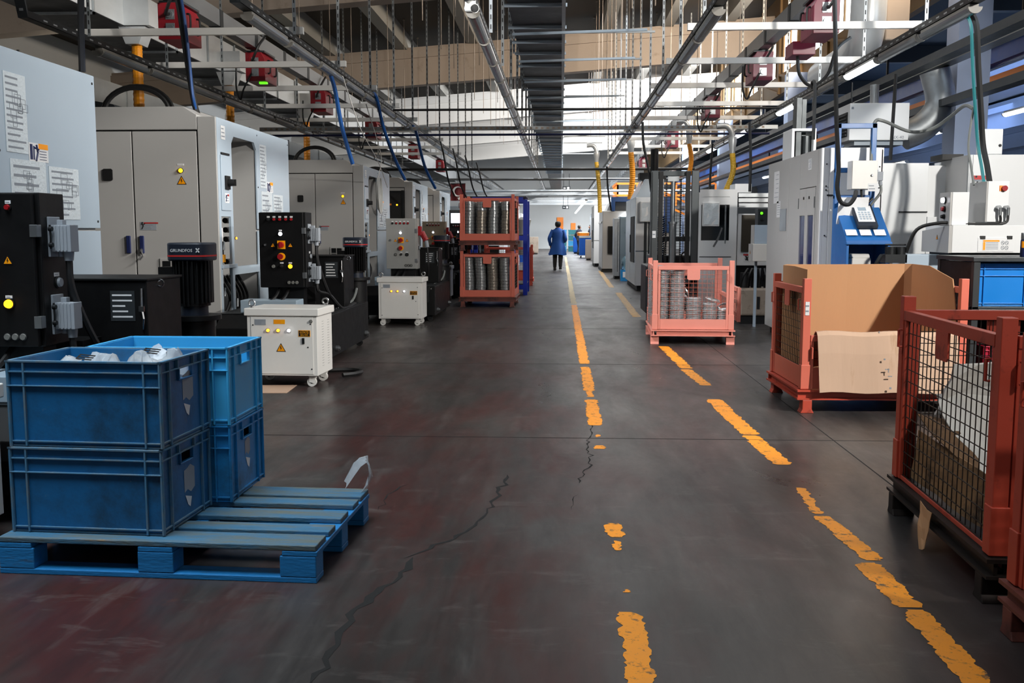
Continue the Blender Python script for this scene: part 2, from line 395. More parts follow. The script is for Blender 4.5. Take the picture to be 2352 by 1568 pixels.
# main roof: deck, concrete beams across, purlins along
def zb(x): return 6.0+.075*x
S(MB().add([(-13.8, -6, zb(-13.8)+1.55), (XR+.2, -6, zb(XR)+1.55), (XR+.2, 76, zb(XR)+1.55), (-13.8, 76, zb(-13.8)+1.55),
            (-13.8, -6, zb(-13.8)+1.75), (XR+.2, -6, zb(XR)+1.75), (XR+.2, 76, zb(XR)+1.75), (-13.8, 76, zb(-13.8)+1.75)],
           [(0, 3, 2, 1), (4, 5, 6, 7), (0, 1, 5, 4), (1, 2, 6, 5), (2, 3, 7, 6), (3, 0, 4, 7)]), 'ceiling', 'roof_deck')
for i, y in enumerate((9.5, 19.5, 30.2, 40.5, 50.5, 61)):
    mb = MB()
    for (y0, y1, z0, z1) in ((y, y+.42, 0, 1.1), (y-.08, y+.5, .78, 1.02)):
        mb.add([(-13.7, y0, zb(-13.7)+z0), (XR, y0, zb(XR)+z0), (XR, y1, zb(XR)+z0), (-13.7, y1, zb(-13.7)+z0),
                (-13.7, y0, zb(-13.7)+z1), (XR, y0, zb(XR)+z1), (XR, y1, zb(XR)+z1), (-13.7, y1, zb(-13.7)+z1)],
               [(0, 3, 2, 1), (4, 5, 6, 7), (0, 1, 5, 4), (1, 2, 6, 5), (2, 3, 7, 6), (3, 0, 4, 7)])
    S(mb, 'trim_%d' % (i+1), 'concrete' if i < 3 else 'concrete_lit')
for i, x in enumerate((-11.1, -9, -6.9, -4.75, -2.65, -.6, 1.35, 3.1, 4.9)):
    S(B(x-.16, x+.16, -5, 75.5, zb(x)+1.06, zb(x)+1.56), 'trim_%d' % (i+8), 'concrete_grey')
# low bay on the right: dark deck, purlins, columns
S(B(XR+.16, 22, -6, 76, 5.25, 5.4), 'ceiling_bay', 'wall_dark')
for i, y in enumerate((12, 17, 22, 27, 32, 37, 42, 47, 52)):
    S(B(XR+.16, 21.9, y, y+.18, 4.9, 5.24), 'trim_%d' % (i+40), 'shelf_grey')
for i, y in enumerate((14.6, 25.2, 35.8, 46.4)):
    S(MB().box(5.55, 6.0, y, y+.45, 0, 5.2), 'trim_%d' % (i+60), 'column_paint')
for i, y in enumerate((22, 32, 42)):
    S(MB().box(-13.5, -13, y, y+.5, 0, 6), 'trim_%d' % (i+70), 'concrete_grey')
for i, x in enumerate((8.9, 11.6, 14.5, 17.5)):
    S(MB().box(x-.1, x+.1, -5, 75, 4.45, 4.7).box(x-.03, x+.03, -5, 75, 4.0, 4.45), 'trim_%d' % (i+80), 'column_paint')
# far end
for i, (px, py, qx, qy) in enumerate(((1279, 499, 1294, 524), (1311, 512, 1322, 545))):
    a = at(px, qy, 75.9); e = at(qx, py, 75.9)
    S(B(a.x, e.x, 75.85, 75.97, 0 if i else 1.5, e.z), 'door_%d' % (i+1), 'orange')
# ---------------------------------------------------------------- pallet, crates (left foreground)
def make_pallet():
    L, D = 1.285, .86
    t = T('pallet', 'worn blue wooden pallet carrying the blue plastic crates', 'pallet', (-1.555, 4.125, 0), math.radians(-2.5))
    for x in (-.5, 0, .5):
        B(x*(L-.13)-.07, x*(L-.13)+.07, -D/2, D/2, .106, .126).build('stringer_board', 'pallet_blue', t, bevel=.003)
    for i, (w) in enumerate((.145, .1, .125, .1, .145)):
        y = -D/2+[0, .185, .3675, .575, .715][i]
        B(-L/2, L/2, y, y+w, .127, .149).build('deck_board', 'pallet_top', t, bevel=.004)
    for y in (-D/2, -.05, D/2-.1):
        B(-L/2, L/2, y, y+.1, 0, .022).build('bottom_board', 'pallet_blue', t, bevel=.003)
        for x in (-.5, 0, .5):
            w = .072
            B(x*(L-.145)-w, x*(L-.145)+w, y, y+.1, .0225, .1055).build('block', 'pallet_blue', t, bevel=.004)
make_pallet()
def make_crate(label, m, loc, rz, L=.645, D=.465, H=.345, group='blue crates stacked on the pallet', pocket=None, name='plastic_crate', hole='x'):
    t = T(name, label, 'crate', loc, rz, group)
    tp = .012; w = .006; b = MB()
    def wall(side):
        # side walls leaning slightly in towards the base
        a = L/2 if side in 'lr' else D/2
    b.box(-L/2+tp, L/2-tp, -D/2+tp, D/2-tp, .004, .012)
    x0, x1, y0, y1 = -L/2+.012, L/2-.012, -D/2+.012, D/2-.012
    b.box(x0, x1, y0, y0+w, .004, H-.004); b.box(x0, x1, y1-w, y1, .004, H-.004)
    for xa in ((x0, x0+w), (x1-w, x1)):
        hz0, hz1, hy = H*.74, H*.86, .055
        b.box(*xa, y0, y1, .004, hz0); b.box(*xa, y0, y1, hz1, H-.004)
        b.box(*xa, y0, -hy, hz0, hz1); b.box(*xa, hy, y1, hz0, hz1)
    b.build('body', m, t, bevel=.0015)
    r = MB(); X, Y = L/2, D/2
    for z, th, o in ((H-.008, .008, 0), (H*.86, .006, .002), (.018, .006, .004), (.0, .008, .01)):
        for (a0, a1, b0, b1) in ((-X+o, X-o, -Y+o, -Y+.016), (-X+o, X-o, Y-.016, Y-o), (-X+o, -X+.016, -Y+o, Y-o), (X-.016, X-o, -Y+o, Y-o)):
            r.box(a0, a1, b0, b1, z, z+th)
    for sx in (-1, 1):     # second long rib on the long sides
        yy = sx*Y; r.box(-X+.004, X-.004, min(yy, yy-sx*.014), max(yy, yy-sx*.014), H*.7, H*.7+.005)
        for x in (-X+.004, -X*.78, X*.76, X-.012):
            r.box(x, x+.008, min(yy-sx*.001, yy-sx*.014), max(yy-sx*.001, yy-sx*.014), .002, H-.002)
        xx = sx*X
        for y in (-Y+.004, -Y*.66, -Y*.33, Y*.3, Y*.62, Y-.012):
            zz = (.002, H) if abs(y) > Y*.5 else (H*.86, H)
            r.box(min(xx-sx*.001, xx-sx*.014), max(xx-sx*.001, xx-sx*.014), y, y+.008, *zz)
    r.build('rib', 'crate_dust' if m == 'crate_dark' else m, t, bevel=.001)
    for sx in (-1, 1):
        xx = sx*X; h = MB()
        for (ya, yb, za, zb_) in ((-.064, .064, H*.72, H*.74), (-.064, -.056, H*.74, H*.86), (.056, .064, H*.74, H*.86)):
            h.box(min(xx-sx*.002, xx-sx*.016), max(xx-sx*.002, xx-sx*.016), ya, yb, za, zb_)
        h.build('handle', m, t, bevel=.002)
    if pocket:
        mb = MB(); mb.m = 0; pw, ph, pz = pocket
        mb.sheet([[(X-.011, -.02+pw*u, pz+ph*v+.01*math.sin(7*u+4*v)) for u in (0, .3, .6, 1)] for v in (0, .4, .7, 1)])
        mb.m = 1; mb.add([(X-.0105, -.015, pz-.012), (X-.0105, .045, pz-.03), (X-.0105, .03, pz-.07), (X-.0105, .008, pz-.055)], [(0, 1, 2, 3)])
        mb.build('label_pocket', ['plug_grey', 'paper'], t, raw=True)
    return t
rzc = math.radians(-3.5)
make_crate('dark dirty blue crate at the bottom front of the pallet stack', 'crate_dark', (-1.86, 4.0, .151), rzc, pocket=(.1, .1, .12))
make_crate('dark blue crate holding plastic bags, on top at the front', 'crate_dark', (-1.855, 4.005, .498), rzc, pocket=(.1, .11, .16))
make_crate('scuffed mid blue crate at the bottom back of the pallet stack', 'crate_mid', (-1.765, 4.485, .151), math.radians(-1), pocket=(.07, .07, .17))
make_crate('bright light blue empty crate on top at the back', 'crate_light', (-1.765, 4.485, .498), math.radians(-1))
# plastic bags in the front crate
def crumple(w, d, h, n=18, m=12, seed=1, tear=.0):
    rd = random.Random(seed); ph = [rd.uniform(0, 6) for _ in range(8)]
    rows = []
    for i in range(m+1):
        v = i/m; row = []
        for j in range(n+1):
            u = j/n
            e = min(1, 6*min(u, 1-u))*min(1, 6*min(v, 1-v))
            z = h*e*(.55+.2*math.sin(9*u+ph[0]+3*math.sin(5*v+ph[1]))+.2*math.sin(11*v+7*u+ph[2])+.15*rd.random())
            row.append((-w/2+w*u+.02*rd.random(), -d/2+d*v+.02*rd.random(), z))
        rows.append(row)
    return MB().sheet(rows)
for i, (x, y, w, d, h, lab) in enumerate(((-1.98, 4.05, .3, .36, .1, 'flat clear plastic bag on the left inside the front blue crate'), (-1.7, 4.05, .27, .34, .13, 'puffy clear plastic bag on the right inside the front blue crate'))):
    o = crumple(w, d, h, seed=i+3).build('plastic_bag', 'film', None, loc=(x, y, .735), rot=(0, 0, rzc), raw=True, smooth=True)
    tag(o, lab, 'bag')
    mk = MB()
    for k in range(3): mk.box(-.045, .02, -.03+.02*k, -.022+.02*k, 0, .002)
    mk.box(-.045, -.037, -.03, .018, 0, .002); mk.build('printed_mark', 'sign_black', o, loc=(.02, -.02, h*.92), rot=(.3, .1, .1))
# bulk of the load under the bags
tag(B(-.26, .26, -.18, .18, 0, .2).build('packing_box', 'cardboard', None, loc=(-1.855, 4.005, .514), rot=(0, 0, rzc)), 'cardboard box filling the front blue crate under the bags', 'box')
# torn wrap on the pallet corner
mb = MB(); rd = random.Random(5)
rows = []
for i in range(9):
    u = i/8; a = []
    for j in range(5):
        v = j/4-.5
        p = Vector((-1.02+.13*math.sin(u*2.6)+.02*rd.random(), 4.56-.1*u+.05*v, .155+.11*math.sin(PI*u)*(1-u)*2-.13*max(0, u-.5)+.045*v*math.cos(3*u)+.012*rd.random()))
        a.append(p)
    rows.append(a)
tag(mb.sheet(rows).build('plastic_wrap', 'film', None, raw=True, smooth=True), 'torn clear stretch wrap hanging off the pallet back corner', 'plastic wrap')
tag(B(-.155, .155, -.21, .21, 0, .004).build('cardboard_sheet', 'cardboard_pale', None, loc=(-2.45, 8.33, .001), rot=(0, 0, .06)), 'small flat cardboard piece on the floor before the white transformer box', 'cardboard')
# ---------------------------------------------------------------- machining centres along the left
def make_machine(label, loc, open_bay=False):
    t = T('machining_center', label, 'machine', loc, 0, 'machining centers along the left')
    W, D, H = 2.1, 2.72, 2.5
    # housing behind the doors and side skin
    mb = MB(); mb.box(-W, -.55, .06, D-.02, .1, 2.34); mb.box(-.56, -.03, 1.36, D-.02, .1, 2.46); mb.box(-.56, -.02, .03, .46, .1, .49); mb.box(-.56, -.3, .06, .46, .49, 1.5); mb.box(-.56, -.02, .06, .46, 1.5, 2.46); mb.box(-.56, -.02, .46, 1.36, 2.36, 2.46)
    mb.box(-.56, -.04, .47, 1.34, .1, .2); mb.build('housing', 'machine_grey', t, bevel=.004)
    B(-W+.05, -.1, .1, D-.1, 0, .1).build('plinth', 'seam_black', t)
    MB().prism([(-W, 2.37), (-.19, 2.37), (-.19, 2.52), (-.32, 2.6), (-W, 2.6)], 'y', 0, 1.2).build('top_cover', 'machine_grey', t, bevel=.006)
    MB().prism([(-.185, .1), (0, .1), (0, 2.5), (-.06, 2.5), (-.185, 2.5)], 'y', 0, .035).build('corner_post', 'machine_grey', t, bevel=.004)
    B(-W, -.19, .03, .06, .1, 2.37).build('door_frame', 'seam_black', t)
    for (x0, x1, hx) in ((-W+.01, -.875, -.94), (-.862, -.2, -.8)):
        d = B(x0, x1, 0, .028, .3, 2.355).build('cabinet_door', 'machine_grey', t, bevel=.004)
        B(hx-.022, hx+.022, -.022, 0, 1.12, 1.3).build('door_handle', 'sign_blue', d, bevel=.006)
        if x1 > -.5:
            MB().lathe([(0, 0), (.012, 0), (.012, .02), (.004, .03)], 8).tube([(0, .0, 0), (.01, .01, -.05), (-.02, 0, -.09)], .008).build('key', 'chrome', d, loc=(-.8, -.035, 1.14))
    if open_bay:
        a = MB(); a.box(-.84, -.26, -.012, -.002, 1.05, 2.25); a.build('open_bay', 'seam_black', t)
        f = MB(); f.box(-.87, -.84, -.03, 0, 1, 2.28); f.box(-.26, -.2, -.05, 0, 1, 2.3); f.box(-.87, -.2, -.03, 0, 2.25, 2.29); f.build('bay_frame', 'dark_steel', t)
        g = MB(); g.box(-.82, -.5, -.016, -.012, 1.95, 1.99); g.box(-.82, -.79, -.016, -.012, 1.5, 2.1); g.box(-.75, -.55, -.018, -.012, 2.05, 2.14); g.build('robot_arm', 'orange', t)
    B(-W+.01, -.2, .005, .03, .1, .29).build('kick_panel', 'machine_grey', t, bevel=.003)
    # black socket box with bevelled corners, lamp and signs on the doors
    sb = MB(); q = .012
    sb.prism([(-.05+q, -.06), (.05-q, -.06), (.05, -.06+q), (.05, .06-q), (.05-q, .06), (-.05+q, .06), (-.05, .06-q), (-.05, -.06+q)], 'y', -.015, 0)
    sb.build('socket_cover', 'seam_black', t, loc=(-1.13, 0, 1.92))
    button(t, 'signal_lamp', (-.37, 0, 1.96), .022, 'lamp_yellow')
    plate(t, 'lamp_label', (-.37, 0, 2.02), .07, .018, 'paper', 1)
    tri_sign(t, (-.365, 0, 1.82), .1)
    pl = plate(t, 'warning_plate', (-.73, 0, 1.4), .17, .085, 'plug_grey', 4)
    MB().tube([(-.06, -.004, .03), (-.05, -.004, 0), (-.065, -.004, -.03)], .004).tube([(-.07, -.004, .02), (-.05, -.004, .012), (-.03, -.004, .025)], .004).cyl((-.06, -.006, .034), (-.06, -.003, .034), .007).build('pictogram', 'sign_black', pl)
    B(-.075, .075, -.004, -.002, .024, .036).build('plate_header', 'sign_red', pl, loc=(.03, 0, 0))
    vg = MB(); vg.box(-.12, .12, -.012, 0, -.12, .12)
    g = vg.build('vent_grille', 'machine_grey', t, loc=(-.5, 0, .95), bevel=.003)
    for i in (-1, 1):
        for j in (-1, 1): B(-.042, .042, -.014, -.0125, -.042, .042).build('vent_opening', 'dark_steel', g, loc=(i*.05, 0, j*.05))
    # aisle side: posts, opening and rear panel
    P = MB(); P.box(-.025, 0, .036, .1, .1, 2.5); P.box(-.025, 0, .4, .48, .1, 2.5); P.box(-.025, 0, .1, .4, 1.5, 2.5); P.box(-.025, 0, .1, .4, .1, .4)
    P.box(-.025, 0, .48, 1.35, 2.35, 2.5); P.box(-.06, 0, .48, 1.35, .88, .965)
    P.prism([(.48, 2.35), (.56, 2.35), (.48, 2.27)], 'x', -.025, 0); P.prism([(1.35, 2.35), (1.27, 2.35), (1.35, 2.27)], 'x', -.025, 0)
    P.build('side_frame', 'machine_side', t)
    B(-.05, .02, .06, .52, .96, 1.0).build('valve_rail', 'machine_side', t, bevel=.004)
    ac = B(0, .012, .11, .4, 1.56, 2.13).build('access_cover', 'machine_side', t, bevel=.006)
    B(-.002, .013, .13, .38, 2.135, 2.155).build('seam', 'seam_black', ac)
    B(0, .02, .2, .33, 1.78, 1.92).build('switch_plate', 'seam_black', ac, loc=(.012, 0, 0), bevel=.003)
    MB().cyl((0, 0, 0), (.07, 0, 0), .04, .034).box(.07, .08, -.012, .012, -.034, .034).build('rotary_switch', 'seam_black', ac, loc=(.03, .265, 1.85))
    st = plate(ac, 'warning_sticker', (.0125, .26, 1.69), .13, .1, 'paper', 3, 'x')
    B(-.002, .003, .005, .055, .02, .04).build('sticker_header', 'sign_red', st)
    MB().tube([(.004, -.04, .03), (.004, -.03, 0), (.004, -.045, -.035)], .005).tube([(.004, -.055, .01), (.004, -.03, .012), (.004, -.015, .03)], .004).build('pictogram', 'sign_blue', st)
    plate(t, 'notice_sheet', (.002, .22, 2.36), .13, .14, 'paper', 3, 'x')
    # things seen inside the opening
    B(-.52, -.2, .5, .74, 1.6, 2.28).build('inner_box', 'plug_grey', t, bevel=.006)
    B(-.54, -.5, .48, 1.35, .2, 2.35).build('inner_wall', 'steel', t)
    vb = MB()
    for z in (1.66, 1.57, 1.46, 1.36, 1.26, 1.02): vb.cyl((-.1, .5, z), (-.1, .5+.16+.05*math.sin(z*30), z), .03)
    vb.build('valve', 'black_rubber', t, smooth=True)
    vc = MB()
    for z in (1.66, 1.57, 1.46, 1.36, 1.26, 1.02): vc.cyl((-.1, .66+.05*math.sin(z*30), z), (-.1, .7+.05*math.sin(z*30), z), .024)
    vc.build('valve_cap', 'chrome', t, smooth=True)
    button(t, 'indicator', (-.06, .7, 1.27), .014, 'lamp_amber', 'x')
    hh = MB()
    for k in range(7):
        y = .14+.035*k; hh.tube(smooth_path([(-.12-.02*(k % 3), y, 1.42), (-.08, y+.03*math.sin(k), 1.1), (-.14, y+.04, .8), (-.1, y, .45)]), .012+.004*(k % 2))
    for k in range(6):
        y = .55+.12*k; hh.tube(smooth_path([(-.2, y, .86), (-.12, y+.1, .6), (-.2, y-.06, .32), (-.25, y+.05, .2)]), .018)
    hh.build('hydraulic_hose', 'black_rubber', t, smooth=True)
    fit = MB()
    for (y, z) in ((.18, 1.3), (.24, .8), (.3, .66), (.2, .6), (.62, .62), (.7, .52), (.3, 1.15)): fit.cyl((-.06, y, z), (-.06, y+.015, z+.09), .018, .012)
    fit.build('fitting', 'steel', t, smooth=True)
    B(-.1, -.05, .14, .34, 1.02, 1.1).build('regulator', 'yellow_plate', t)
    B(-.05, -.03, .16, .22, 1.24, 1.38).build('valve_label', 'paper', t)
    B(-.02, 0, 1.352, D, 1.37, 2.5).build('rear_side_panel', 'machine_side', t, bevel=.003)
    B(-.02, 0, 1.352, D, .1, 1.35).build('rear_side_panel', 'machine_side', t, bevel=.003)
    rs = MB()
    for (y, z) in ((1.39, 2.44), (1.39, 1.85), (1.39, 1.42), (2.68, 2.44), (2.68, 1.42)): rs.cyl((0, y, z), (.004, y, z), .009)
    rs.build('screw', 'seam_black', t)
    # sheets in clear film on the rear panel
    for (y0, w, z0, h, n) in ((1.47, .26, 1.85, .5, 12), (1.5, .44, 1.43, .38, 6), (1.98, .42, 1.43, .36, 8)):
        sh = plate(t, 'document_sheet', (.001, y0+w/2, z0+h/2), w, h, 'paper_film', n, 'x', t=.003)
        dr = MB()
        for k in range(9):
            y = random.uniform(-w*.3, w*.25); z = random.uniform(-h*.35, h*.2); a = random.uniform(.04, .1); b = random.uniform(.03, .08)
            for (p, q, r, s_) in ((y, y+a, z, z+.003), (y, y+a, z+b, z+b+.003), (y, y+.003, z, z+b), (y+a, y+a+.003, z, z+b)): dr.box(.0035, .0045, p, q, r, s_)
        dr.build('drawing', 'print', sh)
    w = plate(t, 'warning_plate', (.001, 1.86, 1.87), .25, .12, 'paper', 0, 'x')
    B(.002, .004, .0, .12, .025, .06).build('plate_header', 'sign_yellow', w)
    dd = MB(); dd.box(.002, .004, -.11, -.08, -.05, .05); dd.box(.002, .004, -.07, -.055, -.05, .04); dd.tube([(.003, -.03, .05), (.003, -.015, 0), (.003, -.04, -.055)], .008); dd.tube([(.003, -.055, .03), (.003, 0, .02)], .006)
    for k in range(4): dd.box(.002, .003, .01, .1, .008-.018*k, .012-.018*k)
    dd.build('pictogram', 'sign_blue', w)
    # cable loop on the roof
    lp = MB()
    for r in (.3, .33): lp.tube([(-.95+r*1.15*math.cos(a), .35+.03*(r > .31), 2.58+r*.85*math.sin(a)) for a in [PI*i/16 for i in range(17)]], .022)
    lp.build('roof_hose', 'black_rubber', t, smooth=True)
    MB().prism([(-1.9, 2.6), (-1.35, 2.6), (-1.45, 2.74), (-1.9, 2.82)], 'y', .9, 1.5).build('roof_unit', 'shelf_grey', t)
    return t
ML = ['pale machining center with document sheets at the left edge, nearest the camera', 'grey machining center with yellow lamp and black pump before it, second from the left edge',
      'third machining center, with a coil of white cable on its side', 'fourth machining center, with an open dark bay in its front', 'fifth and farthest machining center, beside the red flag']
for i, y in enumerate((4.75, 10.1, 17.7, 23.6, 28.9)): make_machine(ML[i], (-3.5, y, 0), i == 3)
# coil of white cable on the third machine
mb = MB()
for k in range(5): mb.tube([(-3.46+.012*k, 18.9+(.15+.012*k)*math.cos(a), 2.05+(.3+.01*k)*math.sin(a)-.01*k) for a in [2*PI*i/24 for i in range(25)]], .008, 5)
mb.tube(smooth_path([(-3.46, 18.95, 2.36), (-3.44, 19.2, 2.7), (-3.4, 18.6, 3.0), (-3.1, 16.0, 3.35)]), .008, 5)
tag(mb.build('cable_coil', 'white_plastic', None, smooth=True), 'coil of thin white cable hung on the third left machine', 'cable')
# ---------------------------------------------------------------- coolant units with control cabinets
def plug(parent, loc):      # industrial connector on the cabinet side
    p = B(0, .012, -.06, .05, -.1, .1).build('connector', 'plug_grey', parent, loc=loc, bevel=.003)
    mb = MB(); mb.box(.012, .11, -.045, .04, -.075, .06)
    for k in range(4): mb.box(.03+.018*k, .038+.018*k, -.049, -.045, -.07, .055)
    mb.box(.03, .06, -.02, .02, .06, .085); mb.build('connector_hood', 'plug_grey', p, bevel=.004)
    MB().cyl((.075, 0, -.075), (.075, 0, -.12), .026, .022).cyl((.035, 0, -.075), (.035, 0, -.1), .014).build('cable_gland', 'plug_grey', p, smooth=True)
    MB().tube([(.016, -.063, .06), (.02, -.066, 0), (.016, -.063, -.06)], .005).cyl((.012, -.066, .04), (.03, -.066, .04), .012).cyl((.012, -.066, -.04), (.03, -.066, -.04), .012).build('latch', 'dark_steel', p)
def casters(parent, pts, m='white_plastic', r=.04):
    for (x, y) in pts:
        c = MB().box(-.03, .03, -.03, .03, .085, .1).prism([(-.028, .088), (.028, .088), (.012, r-.01), (-.03, r)], 'y', -.024, -.019).prism([(-.028, .088), (.028, .088), (.012, r-.01), (-.03, r)], 'y', .019, .024).build('caster', m, parent, loc=(x, y, 0))
        w = MB(); w.m = 0; w.cyl((0, -.016, 0), (0, .016, 0), r, n=20); w.m = 1; w.cyl((0, -.018, 0), (0, .018, 0), r*.35)
        w.build('wheel', [m if m != 'dark_steel' else 'black_rubber', 'dark_steel'], c, loc=(-.01, 0, r), smooth=True)
def make_unit(label, loc, cab='black_paint', detail=True, lit='lamp_yellow', pumps=True):
    t = T('coolant_unit', label, 'coolant unit', loc, 0, 'coolant units beside the left machines')
    dark = cab == 'black_paint'
    # local origin: floor under the front right corner of the control cabinet
    tk = MB(); tk.box(-.85, .3, -.25, 1.7, .09, .52); tk.prism([(-.25, .52), (-.25, .3), (-.45, .3), (-.45, .4)], 'x', -.8, .22)
    tk.build('tank', 'black_paint', t, bevel=.006)
    B(-.84, .29, -.24, 1.69, .521, .53).build('tank_lid', 'dark_steel', t)
    tb = MB()
    for k in range(9): tb.cyl((-.8+.13*k, -.252, .49), (-.8+.13*k, -.256, .49), .009)
    for k in range(8): tb.cyl((.2, .35+.1*k, .53), (.2, .35+.1*k, .537), .01)
    tb.build('bolt', 'chrome', t)
    sg = MB()
    for y in (-.02, 1.5): sg.cyl((.3, y, .16), (.33, y, .16), .03).cyl((.33, y, .16), (.345, y, .16), .018)
    sg.build('drain_plug', 'steel', t, smooth=True)
    casters(t, ((.22, -.15), (.22, 1.6), (-.75, -.15)), 'dark_steel')
    fb = B(-.5, .24, .7, 1.2, .53, 1.07).build('filter_box', 'black_paint', t, bevel=.006)
    B(-.51, .25, .69, 1.21, 1.07, 1.085).build('filter_lid', 'black_paint', t, bevel=.004)
    plate(fb, 'name_plate', (.1, .7, .93), .14, .17, 'shelf_grey', 5, lm='paper')
    MB().tube([(.215, .69, .8), (.225, .68, .86), (.215, .685, .92), (.215, .69, 1.03)], .007).box(.2, .23, .675, .7, .9, .93).build('lid_clip', 'chrome', fb)
    MB().tube([(.255+.02*math.cos(a), .86, 1.05+.02*math.sin(a)) for a in [2*PI*i/12 for i in range(13)]], .006).build('lifting_eye', 'chrome', fb, smooth=True)
    sb = B(-.3, -.02, .46, .68, .53, .76).build('sensor_box', 'black_paint', t, bevel=.003)
    MB().cyl((-.2, .56, .76), (-.2, .56, .82), .016).tube(smooth_path([(-.2, .56, .82), (-.22, .55, .86), (-.3, .54, .8), (-.32, .53, .7)]), .004).build('sensor', 'chrome', sb, smooth=True)
    # pump
    if pumps:
        px, py = .19, 1.55
        pu = MB().cyl((px, py, .53), (px, py, .78), .13, n=20).cyl((px, py, .78), (px, py, .81), .17, n=20).build('pump', 'black_paint', t, smooth=True)
        MB().cyl((px, py, .81), (px, py, .87), .09).build('coupling', 'navy_paint', pu, smooth=True)
        mo = MB().cyl((px, py, .87), (px, py, 1.16), .105, n=20)
        for k in range(26):
            a = 2*PI*k/26; mo.bar((px+.118*math.cos(a), py+.118*math.sin(a), .89), (px+.118*math.cos(a), py+.118*math.sin(a), 1.16), .008, .03)
        mo.box(px-.2, px-.1, py-.07, py+.05, .98, 1.12); mo.build('motor', 'black_paint', pu)
        q = [(.135*math.copysign(abs(math.cos(a))**.5, math.cos(a)), .135*math.copysign(abs(math.sin(a))**.5, math.sin(a))) for a in [2*PI*i/28 for i in range(28)]]
        MB().prism([(px+x, py+y) for x, y in q], 'z', 1.16, 1.275).build('motor_cap', 'navy_paint', pu, bevel=.01, smooth=True)
        MB().prism([(px+x*1.01, py+y*1.01) for x, y in q], 'z', 1.187, 1.197).build('red_band', 'sign_red', pu)
        if detail:
            text('lettering', 'GRUNDFOS', .027, 'paper', pu, (px-.02, py-.137, 1.226))
            MB().bar((px+.075, py-.137, 1.215), (px+.095, py-.137, 1.24), .006).bar((px+.095, py-.137, 1.215), (px+.075, py-.137, 1.24), .006).build('emblem', 'paper', pu)
        MB().cyl((px-.21, py-.09, 1.0), (px-.17, py-.09, 1.0), .022).build('cable_gland', 'plug_grey', pu, smooth=True)
    # control cabinet
    W, Z0, Z1, Dp = .47, .775, 1.537, .28
    cb = B(-W, 0, .035, Dp, Z0, Z1).build('control_cabinet', 'black_paint' if dark else cab, t, bevel=.005)
    B(-W, -.02, 0, .033, Z0+.004, Z1-.004).build('cabinet_door', cab, cb, bevel=.004)
    B(-W+.05, -.05, .1, Dp-.05, .53, Z0).build('cabinet_stand', 'black_paint', t)
    def uv(u, v): return (-W+u*W, 0, Z1-v*(Z1-Z0))
    for k, u in enumerate((.21, .335, .46, .59, .71)):
        plate(cb, 'label', uv(u, .062), .028, .016, 'paper', 1)
        button(cb, 'push_button', uv(u, .095), .014, 'red_button' if k else 'black_rubber')
    plate(cb, 'label', uv(.467, .24), .03, .014, 'paper', 1)
    button(cb, 'signal_lamp', uv(.467, .285), .02, 'lamp_white')
    B(-.04, .04, -.008, 0, -.042, .042).build('switch_plate', 'yellow_plate', cb, loc=uv(.48, .43))
    MB().cyl((0, -.008, 0), (0, -.045, 0), .033, .028).box(-.01, .01, -.06, -.045, -.03, .03).build('main_switch', 'red_button', cb, loc=uv(.48, .43), smooth=True)
    MB().cyl((0, 0, 0), (0, -.012, 0), .038, n=20).build('stop_plate', 'yellow_plate', cb, loc=uv(.48, .585), smooth=True)
    MB().cyl((0, -.012, 0), (0, -.05, 0), .024, .03).build('emergency_stop', 'red_button', cb, loc=uv(.475, .585), smooth=True)
    tri_sign(cb, uv(.297, .46), .05); tri_sign(cb, uv(.675, .46), .05)
    button(cb, 'signal_lamp', uv(.3, .715), .018, 'lamp_dim'); button(cb, 'selector_switch', uv(.48, .71), .014, 'black_rubber', d=.035)
    plate(cb, 'label', uv(.48, .67), .035, .014, 'paper', 1); plate(cb, 'label', uv(.667, .67), .035, .014, 'paper', 1)
    button(cb, 'signal_lamp', uv(.667, .715), .022, lit if dark else 'black_rubber')
    for k in range(3): button(cb, 'cable_entry', uv(.63+.085*k, .93), .017, 'lamp_dim', d=.012)
    button(cb, 'door_lock', uv(.13, .43), .012, 'chrome')
    for z in (1.35, .9): B(-.035, .003, -.004, .04, z-.03, z+.03).build('hinge', 'steel', cb, bevel=.002)
    plate(cb, 'label', (.0005, .17, 1.13), .05, .02, 'paper', 1, 'x'); button(cb, 'vent_plug', (0, .18, 1.09), .025, 'plug_grey', 'x', ring='seam_black')
    # cables
    if dark:
        for z, e in ((1.32, (.2, .75, .52)), (.93, (.26, .5, .53))):
            plug(cb, (0, .16, z))
            cable('cable', [(.075, .16, z-.12), (.085, .18, z-.3 if z > 1 else z-.2), (.16, .35, .68), e, (.28, 1.05, .545)], .017, 'black_rubber', t)
    else:
        MB().box(0, .05, .1, .2, 1.28, 1.42).cyl((.05, .15, 1.33), (.12, .13, 1.2), .045).build('connector', 'red_button', cb, bevel=.005)
        MB().cyl((.12, .13, 1.2), (.14, .12, 1.1), .03).build('cable_gland', 'plug_grey', cb, smooth=True)
        cable('cable', [(.14, .12, 1.1), (.15, .15, .8), (.1, .3, .55)], .014, 'black_rubber', t)
    for k in range(2): cable('cable', [(-.3+.1*k, .1, Z0), (-.31+.1*k, -.05, .68), (-.4+.12*k, -.2, .6), (-.5+.13*k, -.38, .58)], .015, 'black_rubber', t)
    B(-.62, -.05, -.2, .08, .531, .66).build('drip_tray', 'tray_grey', t, bevel=.006)
    cable('cable', [(.2, 1.3, .6), (.28, 1.15, .7), (.24, 1.0, .56), (.05, .8, .54)], .014, 'hose_grey', t)
    return t
